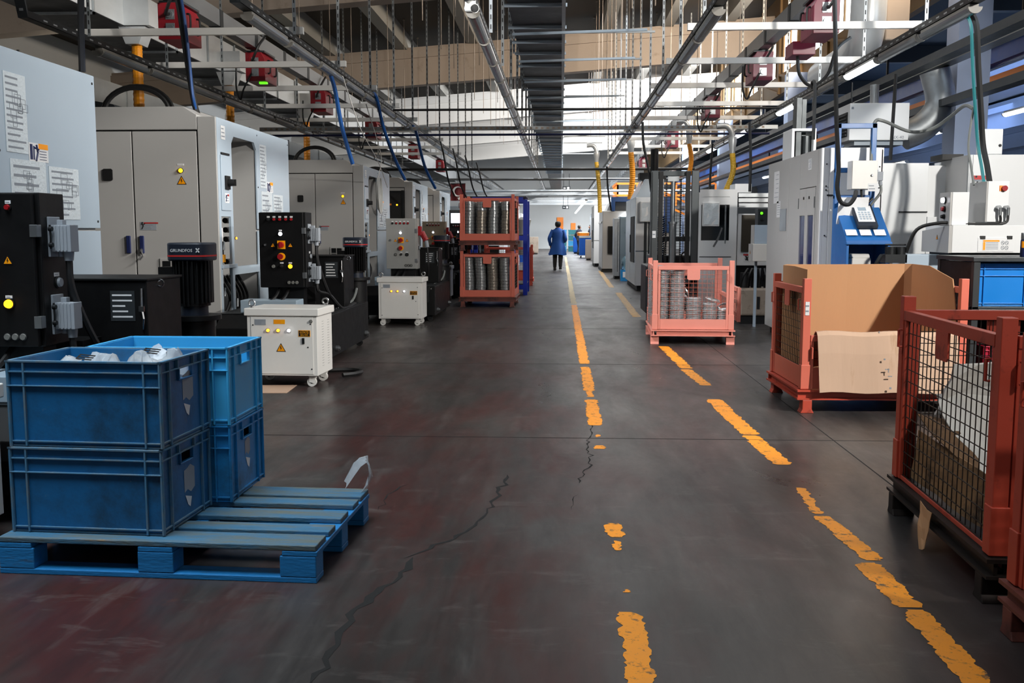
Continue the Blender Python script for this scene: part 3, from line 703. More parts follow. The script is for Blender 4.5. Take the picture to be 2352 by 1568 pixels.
UL = ['black coolant unit at the left edge, its control cabinet cut by the frame', 'black coolant unit with red buttons on its cabinet, behind the large white transformer box',
      'coolant unit with a light grey control cabinet and red plug, behind the second white box', 'coolant unit with a dull beige control cabinet, behind the grey-cabinet unit', 'farthest black coolant unit, left of the stacked cages']
for i, (y, cb) in enumerate(((4.78, 'black_paint'), (10.0, 'black_paint'), (15.05, 'grey_box'), (20.1, 'beige_box'), (25.4, 'black_paint'))):
    x = (-2.56, -2.58, -2.17, -2.32, -2.36)[i]
    make_unit(UL[i], (x, y, 0), cb, detail=i < 2, lit='lamp_yellow')
# ---------------------------------------------------------------- white transformer boxes on casters
def make_trafo(label, loc, m='white_box', rz=0, lamps='lamp_amber', sign=True):
    t = T('transformer_box', label, 'transformer', loc, rz, 'transformer boxes along the left')
    W, D = .62, .46
    b = B(-W, 0, 0, D, .1, .62).build('body', m, t, bevel=.003)
    B(-W+.035, -.035, -.006, 0, .115, .61).build('front_panel', m, b, bevel=.002)
    B(-W-.02, .02, -.02, D+.02, .621, .685).build('lid', m, t, bevel=.006)
    for (x, y) in ((-W+.03, .05), (-.03, D-.08)):
        MB().cyl((x, y, .685), (x, y, .7), .014).tube([(x+.026*math.cos(a), y, .725+.026*math.sin(a)) for a in [2*PI*i/14 for i in range(15)]], .008).build('lifting_eye', 'chrome', t, smooth=True)
    casters(t, ((-.06, .06), (-.06, D-.06), (-W+.06, .06), (-W+.06, D-.06)), m)
    lv = MB()
    for y in (.15, .32):
        for k in range(18): lv.box(-.001, .002, y, y+.05, .17+.023*k, .172+.023*k)
    lv.build('louvre', 'steel', b)
    plate(b, 'name_plate', (-W+.12, -.006, .565), .1, .05, 'plug_grey', 3)
    if sign: plate(b, 'orange_label', (-W+.29, -.006, .57), .1, .038, 'yellow_plate', 2, lm='orange')
    for k in range(3): button(b, 'signal_lamp', (-W+(.19, .28, .375)[k], -.006, .495), .015, lamps if k < 2 else 'lamp_white', ring='chrome')
    sp = MB(); sp.m = 0; sp.box(-.052, .052, -.003, 0, -.028, .028); sp.m = 1; sp.box(-.048, .048, -.004, -.003, -.024, .024)
    q = sp.build('switch_sign', ['yellow_plate', 'sign_black'], b, loc=(-.11, -.006, .47))
    text('lettering', 'GİRİŞ', .026, 'yellow_plate', q, (0, -.005, .009), sx=1.1); text('lettering', 'ŞALTERİ', .016, 'yellow_plate', q, (0, -.005, -.013), sx=1.1)
    B(-.011, .011, -.012, 0, -.026, .026).build('breaker', 'dark_steel', b, loc=(-.12, -.006, .405), bevel=.003)
    if sign:
        tri_sign(b, (-W+.3, -.006, .31), .085); button(b, 'earth_mark', (-W+.57, -.002, .575), .012, 'lamp_dim')
    sc = MB()
    for (x, z) in ((-W+.055, .54), (-.055, .55), (-.08, .35), (-.05, .16), (-W+.05, .15)): sc.cyl((x, -.006, z), (x, -.009, z), .006)
    sc.build('screw', 'dark_steel', b)
    return t
make_trafo('large white transformer box with three lamps and warning triangle, behind the blue crates', (-2.095, 8.45, 0), rz=-.05)
make_trafo('smaller-looking white transformer box with three glowing lamps, farther along the left', (-1.98, 14.1, 0), sign=False, rz=-.03)
make_trafo('dull grey transformer box between the coolant units, left of the stacked cages', (-2.1, 18.95, 0), 'grey_box', sign=False)
make_trafo('white transformer box with side louvres at the left edge, behind the crates', (-2.47, 3.75, 0))
tag(cable('black_hose', [(-2.0, 9.0, .03), (-1.9, 9.1, .03), (-1.88, 9.25, .03), (-2.0, 9.35, .03), (-2.2, 9.3, .03)], .022, 'black_rubber'), 'black hose end on the floor behind the large white transformer box', 'hose')
# screen panel, flag
t = T('operator_terminal', 'operator terminal with a glowing white screen left of the stacked cages', 'control panel', (-2.8, 28.2, 0))
a = at(1036, 512, 28.2); e = at(1062, 487, 28.2)
B(a.x-.05-(-2.8), e.x+.03+2.8, 0, .12, a.z-.35, e.z+.06).build('panel_body', 'shelf_grey', t, bevel=.01)
B(a.x+2.8, e.x+2.8, -.012, 0, a.z, e.z-.03).build('display', 'screen', t)
B(-.1, .1, .02, .1, 0, a.z-.35).build('post', 'dark_steel', t)
a = at(1035, 461, 27.5); e = at(1069, 422, 27.5); cx = (a.x+e.x)/2; cz = (a.z+e.z)/2; w = e.x-a.x; h = e.z-a.z
t = T('wall_flag', 'red flag with white crescent and star hanging by the left machines', 'flag', (cx, 27.5, cz))
MB().sheet([[(-w/2+w*u/8, .02*math.sin(u*1.3), -h/2+h*v/4) for u in range(9)] for v in range(5)]).build('cloth', 'flag_red', t, solid=.004)
cr = []; R1 = h*.3; R2 = h*.24
o1 = [(R1*math.cos(q), R1*math.sin(q)) for q in [math.radians(38+i*(284/20)) for i in range(21)]]
i1 = [(.06*h+R2*math.cos(q), R2*math.sin(q)) for q in [math.radians(322-38*.4-i*((284-30)/20)-0) for i in range(21)]]
mb = MB()
vs = [(x-.02*h, -.03, z+.05*h) for x, z in o1]+[(x-.02*h, -.03, z+.05*h) for x, z in reversed(i1)]
mb.add(vs, [(i, i+1, 22+i, 21+i) for i in range(20)])
mb.build('crescent', 'paper', t, solid=.01)
st = [((.13 if k % 2 == 0 else .055)*h*math.cos(PI/2+k*PI/5), (.13 if k % 2 == 0 else .055)*h*math.sin(PI/2+k*PI/5)) for k in range(10)]
MB().prism([(x+.08*h, z-.37*h) for x, z in st], 'y', -.035, -.025).build('star', 'paper', t)
MB().bar((-w/2, .02, h/2), (w/2, .02, h/2), .03).bar((0, .02, h/2), (0, .02, h/2+1), .01).build('rod', 'dark_steel', t)
# ---------------------------------------------------------------- mesh-sided steel cages
def wires(mb, x0, x1, z0, z1, y, pitch=.055, r=.0019, wob=0):
    n = max(1, round((x1-x0)/pitch)); k = max(1, round((z1-z0)/pitch))
    for i in range(n+1):
        x = x0+(x1-x0)*i/n; mb.box(x-r, x+r, y-r, y+r, z0, z1)
    for i in range(k+1):
        z = z0+(z1-z0)*i/k; mb.box(x0, x1, y-.0045-r, y-.0045+r, z-r, z+r)
def turn(mb, a, dx=0, dy=0):
    c, s_ = math.cos(a), math.sin(a); mb.v = [(x*c-y*s_+dx, x*s_+y*c+dy, z) for x, y, z in mb.v]; return mb
def make_cage(label, loc, rz, L=1.2, W=.95, m='salmon', base='cage_base', wm='wire_red', sides='FBLR', half='', H=1.0, group='salmon mesh cages', panel=.34):
    # F = -y side (length L), B = +y, L = -x side (width W), R = +x
    t = T('mesh_cage', label, 'cage', loc, rz, group)
    X, Y = L/2, W/2
    b = MB()
    for y in (-Y-.02, Y-.05): b.box(-X-.03, X+.03, y, y+.07, .16, .175); b.box(-X-.03, X+.03, y, y+.07, .1, .112); b.box(-X-.02, X+.02, y+.028, y+.042, .112, .16)
    for x in (-X-.03, X-.04): b.box(x, x+.07, -Y+.05, Y-.05, .161, .174); b.box(x, x+.07, -Y+.05, Y-.05, .101, .111); b.box(x+.028, x+.042, -Y+.05, Y-.05, .112, .16)
    b.box(-X+.03, X-.03, -Y+.05, Y-.05, .165, .178); b.build('base_frame', base, t)
    for sx in (-1, 1):
        for sy in (-1, 1):
            x, y = sx*(X-.045), sy*(Y-.03)
            MB().prism([(-.05, 0), (.05, 0), (.035, .03), (.035, .099), (-.035, .099), (-.035, .03)], 'y', -.05, .05).build('foot', base if m != 'salmon_lit' else m, t, loc=(x, y, 0), bevel=.004)
            p = MB().box(-.028, .028, -.028, .028, .176, H).build('post', m, t, loc=(sx*(X-.028), sy*(Y-.028), 0), bevel=.003)
            MB().box(-.034, .034, -.034, .034, .18, .36).build('gusset', m, p, bevel=.003)
    for sd in sides:
        ln = L if sd in 'FB' else W
        a = {'F': 0, 'B': PI, 'L': -PI/2, 'R': PI/2}[sd]; off = Y if sd in 'FB' else X
        top = .58 if sd in half else H-.065
        x0, x1 = -ln/2+.062, ln/2-.062
        fr = MB(); fr.box(x0, x1, -off, -off+.035, top-.045, top); fr.box(x0, x0+.025, -off+.004, -off+.03, .18, top-.045); fr.box(x1-.025, x1, -off+.004, -off+.03, .18, top-.045)
        fr.box(x0+.025, x1-.025, -off+.008, -off+.014, .18, panel)
        o = turn(fr, a).build('side_frame', m, t, bevel=.002)
        if top-.045 > panel+.05:
            wi = MB(); wires(wi, x0+.03, x1-.03, panel+.002, top-.047, -off+.02, r=.0014 if m == 'salmon_lit' else .0018); turn(wi, a).build('wire_mesh', wm, o)
        if sd not in half:
            q = MB(); q.prism([(-.075, top-.044), (.075, top-.044), (.075, top-.15), (.06, top-.165), (-.06, top-.165), (-.075, top-.15)], 'y', -off-.004, -off+.004)
            q.box(-.02, .02, -off-.005, -off-.0045, top-.062, top-.058); turn(q, a).build('tag_plate', m, o)
        for sx in (-1, 1):
            lk = MB(); lk.tube([(sx*(ln/2-.07), -off-.006, top-.09), (sx*(ln/2-.07), -off-.022, top-.09), (sx*(ln/2-.07), -off-.022, top-.17), (sx*(ln/2-.07), -off-.006, top-.17)], .006, 6)
            turn(lk, a).build('latch', m, o)
    return t
mid = make_cage('salmon mesh cage of shiny steel rings standing on the right yellow line', (1.6, 12.52, 0), math.radians(-92), 1.2, .955, 'salmon_lit', 'salmon_lit', 'wire_red', 'FBLR', 'B', panel=.3)
# (turned so that its short R side faces the camera)
# folded gate leaf on its right side
g = MB(); g.box(-.45, .45, -.02, .02, .0, .05); g.box(-.45, -.4, -.02, .02, -.36, 0); g.box(.4, .45, -.02, .02, -.36, 0); wires(g, -.4, .4, -.36, 0, 0)
o = g.build('gate_leaf', 'salmon_lit', mid, loc=(0, .56, .62))
lo = make_cage('salmon mesh cage full of steel rings, lower of the stacked pair on the left', (-1.29, 18.28, 0), math.radians(-1), .97, 1.2, 'salmon', 'cage_base', 'wire_dark', 'FBLR', group='stacked salmon cages', panel=.3)
up = make_cage('salmon mesh cage full of steel rings, upper of the stacked pair on the left', (-1.29, 18.28, 1.0), math.radians(-1), .97, 1.2, 'salmon', 'cage_base', 'wire_dark', 'FBLR', group='stacked salmon cages', panel=.3, H=.99)
# steel rings
prof = [(.07, .0), (.093, .0), (.095, .002), (.095, .0085), (.093, .0105), (.082, .0115), (.082, .0195), (.07, .0215)]
ring = MB().lathe(prof, 28, closed=True)
rm = ring.build('steel_ring', 'ring_steel', None, smooth=True); rmesh = rm.data
rw = rmesh.copy(); rw.materials.clear(); rw.materials.append(M['ring_warm'])
bpy.data.objects.remove(rm)
NR = [0]
def put_ring(me, p, label, group, rot=None):
    o = bpy.data.objects.new('steel_ring', me); C.objects.link(o); o.location = p
    o.rotation_euler = rot or (0, 0, random.uniform(0, 6)); tag(o, label, 'ring', group); NR[0] += 1
def stack(x, y, z0, n, me, label, group, wob=.004, lean=0):
    for k in range(n):
        put_ring(me, (x+random.uniform(-wob, wob)+lean*math.sin(k*.16), y+random.uniform(-wob, wob), z0+.0222*k), label, group)
rest = MB()
def rest_stack(x, y, z0, n):
    for k in range(n):
        o = len(rest.v); dx, dy = random.uniform(-.004, .004), random.uniform(-.004, .004)
        rest.lathe([(.07, .0), (.095, .0), (.095, .01), (.082, .0115), (.082, .0195), (.07, .0215)], 16, (x+dx, y+dy, z0+.0222*k), closed=True)
zf = .181
for x, n, lab in ((1.405, 33, 'in the tallest front stack of the right salmon cage'), (1.6, 17, 'in the second front stack of the right salmon cage'),
                  (1.795, 14, 'in the third front stack of the right salmon cage'), (1.967, 10, 'in the shortest front stack of the right salmon cage')):
    stack(x, 12.07, zf, n, rmesh, 'shiny steel ring '+lab, 'rings '+lab)
put_ring(rmesh, (1.5, 12.2, .61), 'loose steel ring tilted against the tallest stack in the right salmon cage', 'loose ring', (.0, 1.1, .3))
put_ring(rmesh, (1.83, 12.07, zf+.0222*14+.03), 'loose steel ring lying tilted on the third stack in the right salmon cage', 'loose ring on third stack', (.1, .28, 0))
put_ring(rmesh, (1.975, 12.06, zf+.0222*10+.035), 'loose steel ring lying tilted on the shortest stack in the right salmon cage', 'loose ring on shortest stack', (.35, -.2, 0))
rest_stack(1.213, 12.07, zf, 33)
for y in (12.27, 12.47, 12.67, 12.87): rest_stack(1.22, y, zf, 33)
for y in (12.27, 12.47): rest_stack(1.415, y, zf, 32)
xs = (-1.645, -1.43, -1.215, -.99)
nm = ('leftmost', 'second', 'third', 'rightmost')
for i, x in enumerate(xs):
    stack(x, 17.82, zf, 31, rmesh if i != 2 else rw, 'steel ring in the %s front stack of the lower left cage' % nm[i], 'rings of the %s lower stack' % nm[i], lean=.007)
    stack(x+.02, 17.82, 1.0+zf, 24, rmesh if i in (0, 2) else rw, 'steel ring in the %s front stack of the upper left cage' % nm[i], 'rings of the %s upper stack' % nm[i], lean=-.008)
for x in xs:
    rest_stack(x+.02, 17.82, 1.0+zf+.0222*24, (7, 6, 8, 7)[xs.index(x)])
    rest_stack(x, 18.02, zf, 32); rest_stack(x, 18.02, 1+zf, 31)
    if x < -1: rest_stack(x+.107, 18.2, zf, 32); rest_stack(x+.107, 18.2, 1+zf, 31)
for y in (18.22, 18.42, 18.62): rest_stack(xs[3], y, zf, 31); rest_stack(xs[3], y, 1+zf, 31)
o = rest.build('steel_ring_stacks', 'ring_steel', None, smooth=True); tag(o, 'steel rings stacked behind and above the front stacks in the ring cages', 'ring', kind='stuff')
# cage with the cardboard lining
cc = make_cage('salmon cage lined with tall cardboard, with a cardboard sheet draped over its front', (2.385, 7.94, 0), math.radians(1), 1.2, 1.0, 'salmon', 'cage_red', 'wire_dark', 'FBLR', 'F', group='cages with cardboard')
plate(cc, 'paper_tag', (-.572, -.501, .78), .03, .1, 'paper', 2)
def liner():
    # folded sheet: left wall, back wall, right wall; the right wall bows at its front edge
    t = .006; mb = MB(); pts = [(-.53, -.32), (-.545, .0), (-.54, .4), (-.5, .44), (0, .455), (.46, .44), (.51, .4), (.535, .1), (.56, -.3)]
    z1 = [1.06, 1.075, 1.07, 1.075, 1.075, 1.08, 1.08, 1.075, .99]
    rows = []
    for v in range(7):
        q = v/6; row = []
        for i, (x, y) in enumerate(pts):
            yy = y
            if i == len(pts)-1: yy = y-.1*math.sin(PI*q)
            row.append((x, yy, .19+(z1[i]-.19)*q))
        rows.append(row)
    o = mb.sheet(rows).build('cardboard_liner', 'cardboard', None, solid=.007, loc=(2.385, 7.94, 0), rot=(0, 0, math.radians(1)))
    return tag(o, 'tall folded brown cardboard lining standing inside the salmon cage', 'cardboard')
liner()
mb = MB(); rows = []
for (y, z) in ((-.3, .32), (-.38, .48), (-.44, .585), (-.47, .605), (-.505, .605), (-.53, .58), (-.55, .45), (-.565, .3), (-.58, .165)):
    rows.append([(-.5+1.02*u+(.035*(.6-z) if u < .5 else .06*(.6-z)), y+.008*math.sin(9*u), z+.006*math.sin(14*u)) for u in [i/12 for i in range(13)]])
o = mb.sheet(rows).build('cardboard_sheet', 'cardboard_pale', None, solid=.008, loc=(2.385, 7.94, 0), rot=(0, 0, math.radians(1)))
tag(o, 'pale cardboard sheet draped over the lowered front gate of the salmon cage', 'cardboard')
pm = MB()
for (x, z, w, h) in ((-.02, .34, .03, .006), (.0, .32, .006, .03), (.0, .29, .03, .006), (-.03, .41, .012, .012), (.01, .2, .014, .014), (-.05, .585, .006, .03), (-.04, .57, .03, .005)):
    yy = -.5-.08*(1-z/.6)-.014-.05*(z < .57); pm.box(x, x+w, yy-.004, yy+.0, z, z+h)
pm.build('printed_mark', 'print', o)
# foreground cage by the right line
fg = make_cage('dark red mesh cage of scrap cardboard in the right foreground', (2.06, 4.17, 0), math.radians(-92.5), 1.22, .95, 'cage_red', 'wire_dark', 'wire_dark', 'FBLR', '', H=1.045, group='cages with cardboard', panel=.2)
def scrap(name, label, pts, m, th=.006, cat='cardboard'):
    o = MB().sheet(pts).build(name, m, None, solid=th); return tag(o, label, cat)
def quad_sheet(a, b, c, d, n=6, k=4, amp=.012, seed=0):
    rd = random.Random(seed); a, b, c, d = map(Vector, (a, b, c, d)); rows = []
    for i in range(k+1):
        v = i/k; rows.append([a.lerp(b, u).lerp(d.lerp(c, u), v)+Vector((rd.uniform(-amp, amp), rd.uniform(-amp, amp), rd.uniform(-amp, amp))) for u in [j/n for j in range(n+1)]])
    return rows
scrap('cardboard_sheet', 'white folded cardboard standing highest in the foreground cage', quad_sheet((1.74, 4.62, .5), (2.4, 4.6, .66), (2.42, 4.55, .79), (1.8, 4.6, .74), seed=1), 'cardboard_white', .02)
scrap('cardboard_sheet', 'white cardboard lid sloping down in the foreground cage', quad_sheet((1.74, 4.66, .6), (2.35, 4.3, .6), (2.1, 3.8, .52), (1.7, 4.0, .3), seed=2), 'cardboard_white', .015)
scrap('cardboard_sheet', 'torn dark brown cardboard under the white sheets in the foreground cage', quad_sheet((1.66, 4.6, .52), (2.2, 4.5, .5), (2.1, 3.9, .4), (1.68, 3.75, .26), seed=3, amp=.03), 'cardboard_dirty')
scrap('cardboard_sheet', 'dirty cardboard panel standing behind the lower mesh of the foreground cage', quad_sheet((1.655, 4.68, .2), (1.635, 3.66, .2), (1.665, 3.66, .4), (1.685, 4.68, .42), seed=4, amp=.005), 'cardboard_stained_shade')
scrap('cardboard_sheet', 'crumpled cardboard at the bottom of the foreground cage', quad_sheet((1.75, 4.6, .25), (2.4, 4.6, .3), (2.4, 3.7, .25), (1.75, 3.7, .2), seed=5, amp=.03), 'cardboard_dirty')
scrap('paper_scrap', 'strip of torn brown paper hanging under the foreground cage', quad_sheet((1.545, 4.25, .2), (1.545, 4.12, .18), (1.535, 4.14, .02), (1.53, 4.2, .0), n=3, k=4, seed=6, amp=.006), 'cardboard', .003, 'paper')
# nearest cage, mostly outside the frame
t = make_cage('nearest red cage with solid lower panel, cut by the right edge', (1.98, 2.72, 0), math.radians(-91), 1.2, .95, 'cage_red', 'cage_base', 'wire_dark', 'FBLR', '', H=1.02, group='cages with cardboard', panel=.48)
# ---------------------------------------------------------------- machines on the right
t = T('machining_center', 'white and grey machining center with glass doors, right of the ring cage', 'machine', (2.75, 10.8, 0), 0)
MB().box(.02, 2.2, .3, 2.7, .1, 2.05).box(.02, .64, .03, 2.7, .1, 2.2).build('housing', 'machine_white', t)
B(.06, 2.2, .2, 2.65, 0, .1).build('plinth', 'seam_black', t)
B(0, .022, 0, .05, .1, 2.22).build('corner_post', 'machine_white', t)
for (y0, y1, n, z0) in ((.052, .15, 'side_panel', .1), (.2, .95, 'upper_panel', 1.83), (.95, 1.5, 'side_panel', .1), (1.505, 2.72, 'side_panel', .1)):
    B(0, .02, y0, y1-.004, z0, 2.22).build(n, 'machine_grey', t, bevel=.003)
B(0, .02, .152, .198, .1, 2.22).build('side_panel', 'machine_grey', t); B(0, .02, .2, .948, .1, .55).build('lower_panel', 'machine_grey', t, bevel=.003)
for (y0, y1) in ((.2, .57), (.575, .945)):
    d = MB(); d.box(-.012, .02, y0, y0+.06, .56, 1.82); d.box(-.012, .02, y1-.06, y1, .56, 1.82); d.box(-.012, .02, y0+.06, y1-.06, 1.52, 1.82); d.box(-.012, .02, y0+.06, y1-.06, .56, .64)
    dd = d.build('glass_door', 'machine_grey', t, bevel=.003)
    B(0, .008, y0+.06, y1-.06, .64, 1.52).build('pane', 'glass_blue', dd)
    B(-.016, -.012, y0+.1 if y0 > .4 else y1-.14, y0+.14 if y0 > .4 else y1-.1, 1.7, 1.73).build('door_lock', 'seam_black', dd)
    B(-.018, -.012, (y0 if y0 < .4 else y1-.02), (y0+.02 if y0 < .4 else y1), 1.6, 1.72).build('hinge', 'steel', dd)
B(-.004, .0, 1.6, 1.95, 1.35, 1.62).build('side_window', 'glass_dark', t)
for (y, z, w, h, m) in ((2.2, 1.9, .3, .4, 'paper'), (2.05, 1.62, .2, .2, 'paper'), (.5, 2.08, .14, .12, 'paper')):
    q = MB(); q.m = 0; q.box(-.003, 0, -w/2, w/2, -h/2, h/2); q.m = 1
    for k in range(6): q.box(-.004, -.003, -w*.4, w*random.uniform(0, .4), h*(.4-.14*k)-.006, h*(.4-.14*k))
    q.build('notice_sheet', [m, 'print'], t, loc=(0, y, z))
MB().box(.04, .07, 1.6, 2.1, 2.22, 2.55).box(.3, .33, 1.6, 2.1, 2.22, 2.55).box(.04, .33, 1.6, 2.1, 2.551, 2.58).build('roof_housing', 'machine_white', t)
MB().cyl((.24, 1.75, 2.22), (.24, 1.75, 2.5), .07).box(.1, .16, 1.65, 1.85, 2.22, 2.95).box(.2, .25, 1.8, 1.95, 2.22, 2.95).build('roof_column', 'mast_grey', t)
# white front facing the camera
B(.024, .08, 0, .03, .1, 2.22).build('front_strip', 'machine_white', t, bevel=.002)
B(.083, .62, -.002, .03, .1, 2.22).build('front_panel', 'machine_white', t, bevel=.003)
B(.624, 1.2, .25, .3, .1, 2.075).build('front_panel', 'machine_white', t, bevel=.003)
B(.625, .65, .03, .3, .1, 2.22).build('side_return', 'machine_white', t)
B(1.205, 2.2, .25, .3, .1, 1.5).build('front_panel', 'machine_white', t, bevel=.003)
for z in (1.72, .93): B(.06, .18, -.008, -.002, z, z+.012).build('handle_slot', 'dark_steel', t)
B(.9, 1.2, .236, .25, 1.545, 1.56).build('handle_slot', 'dark_steel', t)
sc = MB()
for (x, z) in ((.05, 2.05), (.05, 1.82), (.05, 1.78), (.05, 1.3), (.05, .9), (.6, 2.02), (.6, 1.85), (.6, 1.8), (.64, 1.5)): sc.cyl((x, -.003, z), (x, -.007, z), .008)
sc.build('screw', 'dark_steel', t)
# second, nearer white enclosure
t = T('machine_enclosure', 'white machine enclosure with a louvred window, at the right edge behind the boxes', 'machine', (4.15, 10.5, 0), 0)
B(.02, 1.6, .03, 1.0, .1, 2.1).build('housing', 'machine_white', t); B(.05, 1.6, .1, 1, 0, .1).build('plinth', 'seam_black', t)
B(0, .022, .03, .75, .1, 2.12).build('side_panel', 'machine_grey', t, bevel=.003)
B(0, .04, .0, .03, .1, 2.12).build('corner_post', 'steel', t)
B(.043, .75, 0, .03, .1, 2.12).build('front_panel', 'machine_white', t, bevel=.003); B(.754, 1.6, 0, .03, .1, 1.5).build('front_panel', 'machine_white', t, bevel=.003); B(.754, 1.6, 0, .03, 1.52, 2.12).build('front_panel', 'machine_white', t, bevel=.003)
B(.82, 1.5, -.012, 0, 1.51, 1.525).build('handle_slot', 'dark_steel', t)
B(.86, 1.4, -.008, 0, .95, 1.4).build('mesh_window', 'mesh_grille', t)
q = plate(t, 'warning_sticker', (.12, 0, 1.82), .14, .2, 'paper', 2); B(-.07, .07, -.004, -.002, .05, .09).build('sticker_header', 'sign_red', q)
MB().tube([(-.03, -.004, .03), (.02, -.004, -.06)], .008).tube([(.04, -.004, .03), (-.02, -.004, -.05)], .008).cyl((0, -.006, -.01), (0, -.002, -.01), .02).build('pictogram', 'sign_black', q)
B(-.1, .12, .45, .8, 2.101, 2.16).build('top_box', 'seam_black', t)
sc = MB()
for (x, z) in ((.08, 1.9), (.7, 2.06), (.7, 1.72), (.8, 1.46), (.72, 1.2), (.06, 1.35)): sc.cyl((x, -.003, z), (x, -.008, z), .01)
sc.build('screw', 'dark_steel', t)
a = at(2255, 362, 10.8); e = at(2305, 296, 10.8)
t = T('junction_box', 'grey junction box with one round lock, standing on the white enclosure at right', 'electrical box', ((a.x+e.x)/2, 10.8, 2.121))
w = (e.x-a.x)/2; h = e.z-2.12
B(-w, w, 0, .16, .02, h).build('body', 'machine_white', t, bevel=.006); B(-w+.006, w-.006, -.012, 0, .026, h-.006).build('door', 'machine_white', t, bevel=.004)
button(t, 'door_lock', (w*.68, -.012, h*.4), .012, 'seam_black'); B(-w*.8, w*.8, .02, .14, 0, .02).build('bracket', 'steel', t)
# ---------------------------------------------------------------- blue console
t = T('operator_kiosk', 'blue operator console with keypad and papers before the white machine', 'console', (2.84, 10.1, 0))
pf = [(.0, 0), (.0, 1.22), (.03, 1.27), (.42, 1.58), (.5, 1.58), (.5, 0)]
for x in (0, .405): MB().prism(pf, 'x', x, x+.025).build('side_plate', 'kiosk_blue', t, bevel=.003)
mb = MB(); mb.box(.026, .404, .44, .48, 0, 1.56); mb.box(.026, .404, .02, .44, .9, .93); mb.box(.026, .404, .02, .44, 0.02, .05); mb.build('back_plate', 'kiosk_blue', t)
MB().prism([(.0, 1.225), (.03, 1.255), (.42, 1.565), (.42, 1.59), (.02, 1.28), (.0, 1.255)], 'x', -.004, .434).build('sloping_top', 'kiosk_blue', t)
B(-.01, .44, -.03, .03, 1.215, 1.24).build('ledge', 'kiosk_blue', t, bevel=.004)
B(.027, .403, .0, .02, .05, .88).build('lower_door', 'kiosk_blue', t, bevel=.003)
sl = math.atan2(.31, .39)
def slope(mb, u, v, name, m, lift=.0, par=None):
    return mb.build(name, m, par or t, loc=(u, .03+v*math.cos(sl)-lift*math.sin(sl)*0, 1.275+v*math.sin(sl)+lift), rot=(sl, 0, 0))
kp = slope(B(-.1, .1, -.17, .17, 0, .045), .23, .27, 'keypad', 'navy_paint', .03)
k = B(-.082, .082, -.11, .15, .0455, .048).build('key_panel', 'paper', kp)
B(-.05, .03, .07, .13, .049, .051).build('display', 'tray_grey', kp)
kb = MB()
for i in range(4):
    for j in range(4): kb.box(-.06+.032*i, -.04+.032*i, .03-.035*j, .05-.035*j, .0485, .051)
kb.build('key', 'machine_side', kp)
for x in (.06, .2, .34): slope(B(-.055, .055, -.03, .06, 0, .003), x, .03, 'note_sheet', 'paper', .03)
mb = MB(); mb.box(.0, .05, .5, .56, 0, 2.45); mb.box(.36, .41, .5, .56, 0, 2.45); mb.box(.0, .41, .5, .56, 2.4, 2.45); mb.box(0, .41, .505, .555, 1.95, 2.0); mb.box(0, .41, .505, .555, 1.68, 1.72); mb.build('mast_frame', 'kiosk_blue', t, bevel=.004)
for x in (.1, .28): MB().prism([(.505, 1.3), (.44, 1.3), (.44, 1.6), (.505, 1.7)], 'x', x, x+.02).build('bracket', 'kiosk_blue', t)
mb = MB(); rows = [[(-.03+.3*u+.03*v, .36+.02*v+.01*math.sin(6*u), 1.42+.27*v-.04*u*(1-v)) for u in (0, .25, .5, .75, 1)] for v in (0, .5, 1)]
mb.sheet(rows).build('paper_sheet', 'paper', t, raw=True, solid=.002, loc=(0, -.06, 0))
q = MB().box(.08, .27, .08, .34, .9305, 1.08).prism([(.08, 1.08), (.3, 1.08), (.3, 1.12), (.12, 1.12)], 'x', .085, .265).build('label_printer', 'white_box', None, loc=(2.84, 10.1, 0), bevel=.012)
tag(q, 'white label printer standing inside the blue console', 'printer')
B(.1, .25, .078, .08, .96, .99).build('paper_slot', 'dark_steel', q)
MB().tube(smooth_path([(.32, .2, .94), (.36, .14, .98), (.38, .25, 1.0), (.34, .3, .95)]), .008).build('cable', 'black_rubber', t, smooth=True)
q = T('control_box', 'cream electrical box fixed above the blue console', 'electrical box', (2.955, 10.42, 1.77))
B(0, .26, 0, .16, 0, .29).build('body', 'white_box', q, bevel=.005); B(.004, .256, -.012, 0, .004, .286).build('door', 'white_box', q, bevel=.004)
button(q, 'door_lock', (.2, -.012, .14), .01, 'steel'); plate(q, 'label', (.21, -.012, .02), .09, .08, 'paper', 2)
MB().box(.262, .275, .03, .11, .08, .2).box(.275, .33, .04, .1, .09, .18).cyl((.31, .07, .09), (.315, .06, .04), .018).build('connector', 'plug_grey', q, bevel=.003)
cable('cable', [(.315, .06, .04), (.31, .04, -.03), (.25, .05, -.12), (.2, .06, -.2), (.2, .08, -.26)], .014, 'hose_grey', q)
cable('cable', [(.12, .06, 0), (.13, .04, -.1), (.18, .05, -.13), (.24, .06, -.09)], .013, 'black_rubber', q)
tag(cable('hanging_hose', [at(1916, -60, 10.2), at(1919, 100, 10.2), at(1921, 270, 10.2), at(1926, 380, 10.2), at(1923, 430, 10.2), at(1930, 462, 10.2), at(1948, 470, 10.2), at(1962, 455, 10.25), at(1966, 440, 10.4)], .022, 'black_rubber'), 'black corrugated hose hanging down to the cream box above the blue console', 'hose')
